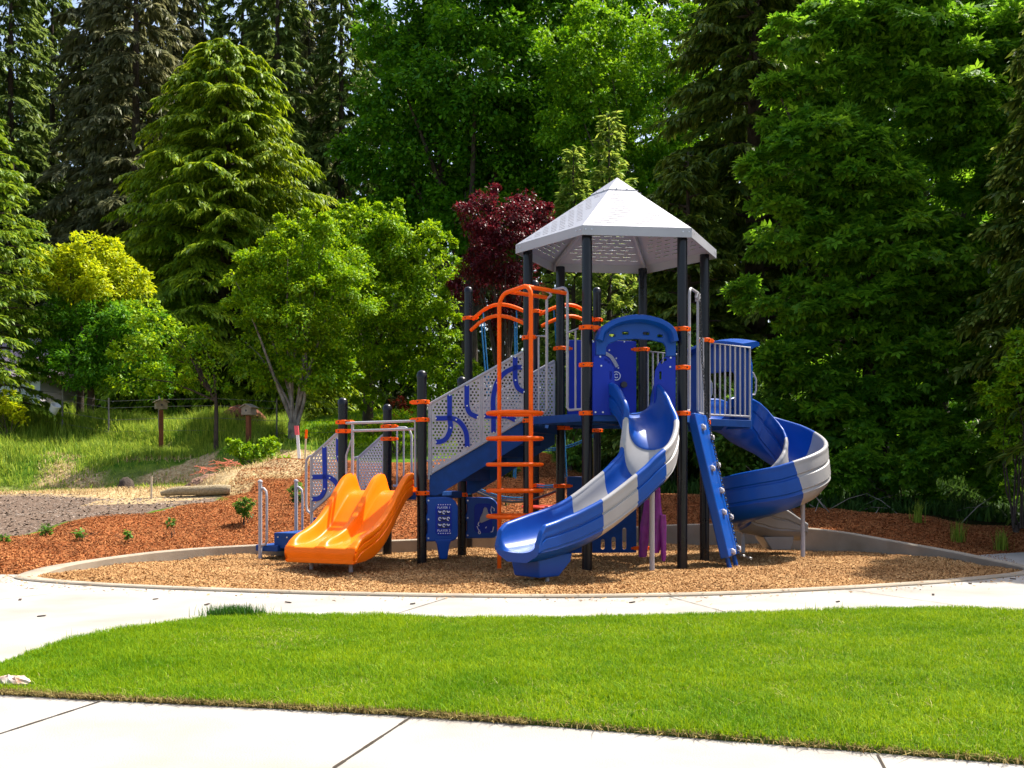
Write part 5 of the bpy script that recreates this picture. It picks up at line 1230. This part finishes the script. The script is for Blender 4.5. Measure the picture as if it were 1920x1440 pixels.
# understorey
def bush(kind, label, px, d, blobs, m, clumps, per, size, group=None, cat='shrub', **k):
    return broadleaf(kind, label, ground_at(px, d), pb(blobs, d, .8), m, clumps, per, size, r0=k.pop('r0', .04), trunk_h=.25, stems=4, group=group, cat=cat, nlimb=7, **k)
bush('bush', 'leafy green bush seen under the rope beams, behind the stairs', 840, 31, [(815, 690, 50), (850, 740, 50), (800, 750, 35), (870, 700, 40)], LM['bright'], 60, 70, .10)
bush('bush', 'dark green bush seen between the black posts under the upper deck', 1070, 24, [(1040, 790, 60), (1090, 740, 70), (1130, 800, 60), (1080, 850, 40), (1150, 730, 60)], LM['shrub'], 90, 80, .11)
bush('bush', 'dark green bush behind the climbing wall', 1270, 22.5, [(1210, 720, 70), (1270, 660, 70), (1300, 760, 80), (1240, 810, 60), (1330, 830, 60), (1210, 850, 45)], LM['shrub'], 110, 80, .12)
bush('bush', 'shaded leafy bush behind the spiral slide exit', 1420, 21, [(1390, 800, 70), (1450, 750, 70), (1430, 870, 60), (1370, 880, 50), (1490, 880, 50)], LM['shrub'], 100, 80, .13)
bush('bush', 'low shaded bush at the foot of the broad maple', 1700, 19.3, [(1560, 890, 50), (1620, 880, 60), (1700, 890, 55), (1760, 860, 60), (1830, 850, 60), (1660, 930, 30), (1750, 930, 30), (1880, 900, 55)], LM['maple_dark'], 90, 60, .13, lobes=3)
for px, d, lb in ((1480, 25, 'behind the spiral slide'), (1580, 24, 'left of the dark trunk'), (1690, 25, 'in the deepest shade'), (1800, 23.5, 'above the grass clumps'), (1900, 22, 'nearest the right edge')):
    bush('bush', 'dim leafy bush behind the shaded mulch, '+lb, px, d, [(px-40, 880, 45), (px+20, 850, 55), (px+60, 890, 45), (px, 915, 40), (px-20, 820, 40)], LM['maple_dark'], 60, 60, .13, lobes=3)
for px, d, lb in ((1430, 31, 'farthest left'), (1560, 32, 'second from the left'), (1690, 31, 'middle'), (1820, 32, 'second from the right'), (1950, 30, 'farthest right')):
    bush('bush', 'tall dim bush under the shaded maple, '+lb+' of its row', px, d, [(px-50, 880, 75), (px+30, 850, 80), (px+70, 900, 60), (px, 780, 70), (px-30, 925, 50)], LM['maple_dark'], 70, 70, .2, lobes=3)
bush('bush', 'sunlit leafy shrub leaning in at the lower right edge', 1905, 16.5, [(1900, 680, 38), (1880, 740, 40), (1920, 790, 45), (1890, 830, 30), (1915, 640, 30), (1930, 720, 50)], LM['bright'], 60, 45, .11, lobes=3)
bush('laurel_bush', 'bright strap leaved clump beside the lower platform posts', 745, 27, [(715, 800, 22), (745, 790, 25), (730, 815, 20), (690, 815, 16)], LM['bright'], 26, 50, .16, width=.22)
bush('bush', 'red flowered bush in the yard behind the lower platform', 745, 36, [(745, 755, 18), (760, 770, 16), (735, 780, 14)], leaf_mat('red_flowers', (.03, .09, .01), (.5, .02, .01), .3), 16, 40, .09)
bush('weed_bush', 'bright weedy bush at the top of the mulch slope', 480, 25.5, [(440, 840, 22), (470, 850, 25), (500, 840, 25), (520, 860, 18), (450, 870, 16)], LM['bright'], 40, 50, .09)
bush('weed_bush', 'yellow green brush on the bank at the left edge', 10, 30, [(10, 755, 25), (25, 770, 22), (-10, 760, 25), (40, 785, 16)], LM['lime'], 26, 45, .11)
bush('shrub', 'round green shrub on the mulch left of the transfer steps', 457, 16.6, [(457, 952, 17), (450, 940, 10), (468, 943, 11), (462, 962, 12)], LM['shrub'], 26, 40, .045, r0=.012)
bush('shrub', 'sparse green shrub seen just left of the stair handrail', 556, 18.5, [(552, 925, 14), (562, 912, 12), (558, 935, 11)], LM['shrub'], 20, 32, .05, r0=.012)
bush('shrub', 'tuft like grassy shrub framed by the orange rings', 948, 18.6, [(948, 957, 12), (940, 962, 10), (957, 962, 10)], LM['shrub'], 16, 60, .08, width=.12, r0=.01)
bush('shrub', 'dark evergreen shrub behind the orange rings, high on the slope', 945, 22.5, [(945, 868, 16), (935, 880, 14), (958, 880, 15)], LM['fir_dark'], 24, 60, .10, width=.3, r0=.015)
sp_ = 'newly planted seedlings in the mulch'
for px, py, d, nm_, s in ((85, 998, 15.2, 'seedling with pale flat leaves nearest the gravel', 1.1), (150, 1005, 14.7, 'seedling with one yellow leaf, left of the kerb joints', 1.0), (240, 1005, 14.9, 'seedling leaning right in the mulch above the kerb', .8), (322, 985, 15.6, 'seedling highest up the mulch mound', .9), (4, 1020, 14.2, 'bushy seedling cut by the left edge', 1.8)):
    bush('seedling', nm_, px, d, [(px, py-8*s, 6*s), (px-5*s, py-2*s, 5*s), (px+5*s, py-3*s, 5*s)], LM['shrub'], 8, 7, .06, group=sp_, cat='seedling', r0=.006)
sg = 'clumps of ornamental grass in the shaded mulch'
for px, d, lb in ((1722, 16.9, 'sparse ornamental grass clump farthest from the right edge'), (1797, 16.3, 'brownish ornamental grass clump between two greener ones'), (1880, 15.9, 'tallest ornamental grass clump at the right edge')):
    b = ground_at(px, d); n = 70; P = np.stack([b.x+rng.normal(0, .05, n), d+rng.normal(0, .05, n), np.full(n, b.z)], 1)
    o = grass('ornamental_grass', P, rng.uniform(.15, .42, n), np.full(n, .01), .3, M['blade_tall']); tag(o, lb, 'ornamental grass', sg)
# fallen boughs and bare twigs under the shaded trees
mb = MB()
for k in range(16):
    x = random.uniform(4.6, 9); y = 17.4+abs(x-5.5)*-.05+random.uniform(0, 1.4); z = gz(x, y); a = random.uniform(0, 6.3); l_ = random.uniform(.4, 1.5); el = random.uniform(.05, .8)
    p = Vector((x, y, z)); d = Vector((math.cos(a)*math.cos(el), math.sin(a)*math.cos(el)*.5, math.sin(el))); mb.tube([p, p+d*l_*.5+Vector((0, 0, .05)), p+d*l_], [.009, .006, .002], 5)
o = mb.build('dead_twigs', M['bark_pale']); tag(o, 'tangle of bare dead twigs under the shaded trees at right', 'twigs', kind='stuff')

# ================================================================== SMALL THINGS ON THE BANK
def wire_fence():
    ps_ = [(-60, 31.5), (37, 31.2), (117, 31), (204, 30.5), (298, 30), (405, 29.5), (519, 29.5), (640, 31)]
    base = ground_at(37, 31.2); t = thing('wire_fence', base, 'rusty wire fence on thin steel posts along the top of the bank', 'fence')
    tops = []
    for px, d in ps_:
        b = ground_at(px, d)-base; mb = MB(); mb.tube([b+Vector((0, 0, -.3)), b+Vector((0, 0, 1.25))], .026, 6); o = mb.build('fence_post', M['steel'], None); o.parent = t; tops.append(b)
    for h in (.25, .6, .95, 1.15):
        mb = MB(); mb.tube([p+Vector((0, 0, h)) for p in tops], .006, 5); o = mb.build('wire', M['steel'], None); o.parent = t
wire_fence()
def birdhouse(px, d, ztop_py, label, rz, sc=1):
    b = ground_at(px, d); zt = EYE+(HOR-ztop_py)*d/F_PX-b.z; t = thing('birdhouse', b, label, 'birdhouse', 'birdhouses on posts'); t.rotation_euler = (0, 0, rz)
    mb = MB(); mb.box((0, 0, (zt-.3)/2-.15), (.055, 0, 0), (0, .055, 0), (0, 0, (zt-.3)/2+.15)); o = mb.build('post', M['wood'], None, smooth=False, bevel=.008); o.parent = t
    mb = MB(); w, h = .15, .26
    mb.loft([[(-w, -.11, zt-h-.02), (w, -.11, zt-h-.02), (w, -.11, zt-.1), (0, -.11, zt-.02), (-w, -.11, zt-.1)], [(-w, .13, zt-h-.02), (w, .13, zt-h-.02), (w, .13, zt-.1), (0, .13, zt-.02), (-w, .13, zt-.1)]]); o = mb.build('box', M['wood_grey'], None, smooth=False); o.parent = t
    mb = MB(); mb.tube([(0, -.116, zt-.17), (0, -.108, zt-.17)], .03, 12); q = mb.build('entrance_hole', M['chain'], None); q.parent = o
    for s in (-1, 1):
        mb = MB(); mb.box((s*.095, .01, zt-.045), (.105, 0, -s*.05), (0, .16, 0), (s*.004, 0, .010)); r = mb.build('roof_board', M['wood_grey'], None, smooth=False); r.parent = t
birdhouse(302, 28.6, 748, 'grey birdhouse on a reddish wooden post, farther left along the fence', .5)
birdhouse(466, 27.6, 758, 'weathered birdhouse on a post in front of the reddish mulch heap', -.4)
def stake(px, d, py0, lean, m, tip, label, w=.02):
    b = ground_at(px, d); h = (HOR-py0)*d/F_PX+EYE-b.z; t = thing('survey_stake', b, label, 'stake'); mb = MB(); mb.box((lean*h/2, 0, h/2-.1), (w, 0, 0), (0, w*.5, 0), (lean*h/2, 0, h/2+.1)); o = mb.build('stake', m, None, smooth=False); o.parent = t
    if tip: mb = MB(); mb.box((lean*h, 0, h-.1), (w*1.4, 0, 0), (0, w*.9, 0), (lean*.1, 0, .11)); o = mb.build('ribbon', M[tip], None, smooth=False); o.parent = t
M['pink'] = mat('pink_ribbon', (.7, .10, .12), .6); M['pale_wood'] = mat('pale_stake_wood', (.55, .45, .32), .8)
stake(563, 25, 799, -.1, M['white'], 'pink', 'white painted stake with a pink top, leaning beside the forked trunk', .035)
stake(571, 25.4, 806, .05, M['pale_wood'], 'orange', 'thin wooden stake tied with orange tape', .02)
stake(284, 20, 893, 0, M['pale_wood'], None, 'plain thin wooden stake at the edge of the gravel', .016)
# straw wattle
b = ground_at(372, 20.2); mb = MB(); pts = [Vector((-.75, .1, .05)), Vector((-.4, .03, .1)), Vector((0, 0, .11)), Vector((.45, 0, .13)), Vector((.62, .02, .12))]
mb.tube([Vector(p) for p in smooth_path(pts, 4)], [.05, .06, .075, .085, .09, .09, .095, .09, .1, .095, .1, .105, .1, .1, .1, .1, .09], 12)
o = mb.build('straw_wattle', mat('straw_roll', (.25, .19, .10), .95, .1, .3, 30, 1, 60, col2=(.42, .34, .22))); o.location = b; tag(o, 'straw filled erosion roll lying at the top of the mulch', 'straw roll')
# bucket
b = ground_at(101, 29.6); mb = MB(); mb.lathe((0, 0, -.16), [(.11, 0), (.14, .3), (.15, .3), (.15, .33), (.135, .33), (.10, .02)], 16); o = mb.build('bucket', mat('white_bucket', (.7, .7, .74), .5)); o.location = at(101, 768, 30.8); o.rotation_euler = (.3, .55, 0); tag(o, 'white bucket hung tilted on the fence above the tall grass', 'bucket')
# mulch heap and netting
def heap(px, d, w, h, m, name, label, cat):
    b = ground_at(px, d); mb = MB(); rg, sg_ = 7, 22; rows = []
    for i in range(rg+1):
        f = i/rg; r = w*math.cos(f*math.pi/2)+.01; rows.append([Vector((r*math.cos(2*math.pi*k/sg_)*random.uniform(.88, 1.1), r*math.sin(2*math.pi*k/sg_)*random.uniform(.88, 1.1), -.15+(h+.15)*math.sin(f*math.pi/2)*random.uniform(.93, 1.05))) for k in range(sg_)])
    mb.loft(rows); o = mb.build(name, m, ang=180); o.location = b; tag(o, label, cat)
heap(455, 31, .8, .62, chip_mat('heaped_bark', [(0, (.06, .02, .01)), (1, (.25, .09, .05))], 18), 'mulch_heap', 'reddish heap of bark behind the weathered birdhouse', 'heap')
heap(410, 24, .75, .22, chip_mat('heaped_roots', [(0, (.09, .05, .035)), (1, (.34, .2, .13))], 14), 'root_pile', 'low pile of roots and torn orange netting below the bank', 'heap')
heap(237, 24.3, .22, .3, M['bark'], 'stump', 'dark little stump at the foot of the grassy bank', 'stump')
mb = MB()
for k in range(26):
    x0 = random.uniform(-6.9, -6.2); p = Vector((x0, 23.4+random.uniform(-.3, .3), gz(x0, 23.4)+.18)); mb.tube([p, p+Vector((random.uniform(-.25, .25), random.uniform(-.2, .1), random.uniform(-.08, .12))), p+Vector((random.uniform(-.4, .4), -.2, random.uniform(-.12, .05)))], .006, 5)
o = mb.build('netting', mat('faded_netting', (.55, .16, .08), .8)); tag(o, 'torn orange safety netting on the root pile', 'netting')

# house glimpsed through the trees
hb = ground_at(-115, 46); hs = thing('house', hb, 'pale house with a dull roof half hidden by the left trees', 'house')
M['siding'] = mat('pale_siding', (.50, .48, .50), .7, .3, .06, 2); M['shingle'] = mat('mauve_shingles', (.20, .16, .19), .9, .2, .25, 8, .3, 40); M['glass'] = mat('window_glass', (.03, .035, .045), .08, .6, .2, 1)
def hpart(mb, n_, m): o = mb.build(n_, m, None, smooth=False); o.parent = hs; return o
mb = MB(); mb.box((0, 3, 1.3), (4.5, 0, 0), (0, 3, 0), (0, 0, 1.5)); hpart(mb, 'wall', M['siding'])
mb = MB(); mb.loft([[(-5, -.5, 2.78), (-5, 6.5, 2.78), (-5, 3, 4.9)], [(5, -.5, 2.78), (5, 6.5, 2.78), (5, 3, 4.9)]]); hpart(mb, 'roof', M['shingle'])
for x in (-2.6, -.3, 2.2):
    mb = MB(); mb.box((x, -.02, 1.55), (.62, 0, 0), (0, .04, 0), (0, 0, .7)); w = hpart(mb, 'window', M['white'])
    mb = MB(); mb.box((x, -.055, 1.55), (.53, 0, 0), (0, .012, 0), (0, 0, .61)); o = mb.build('pane', M['glass'], None, smooth=False); o.parent = w
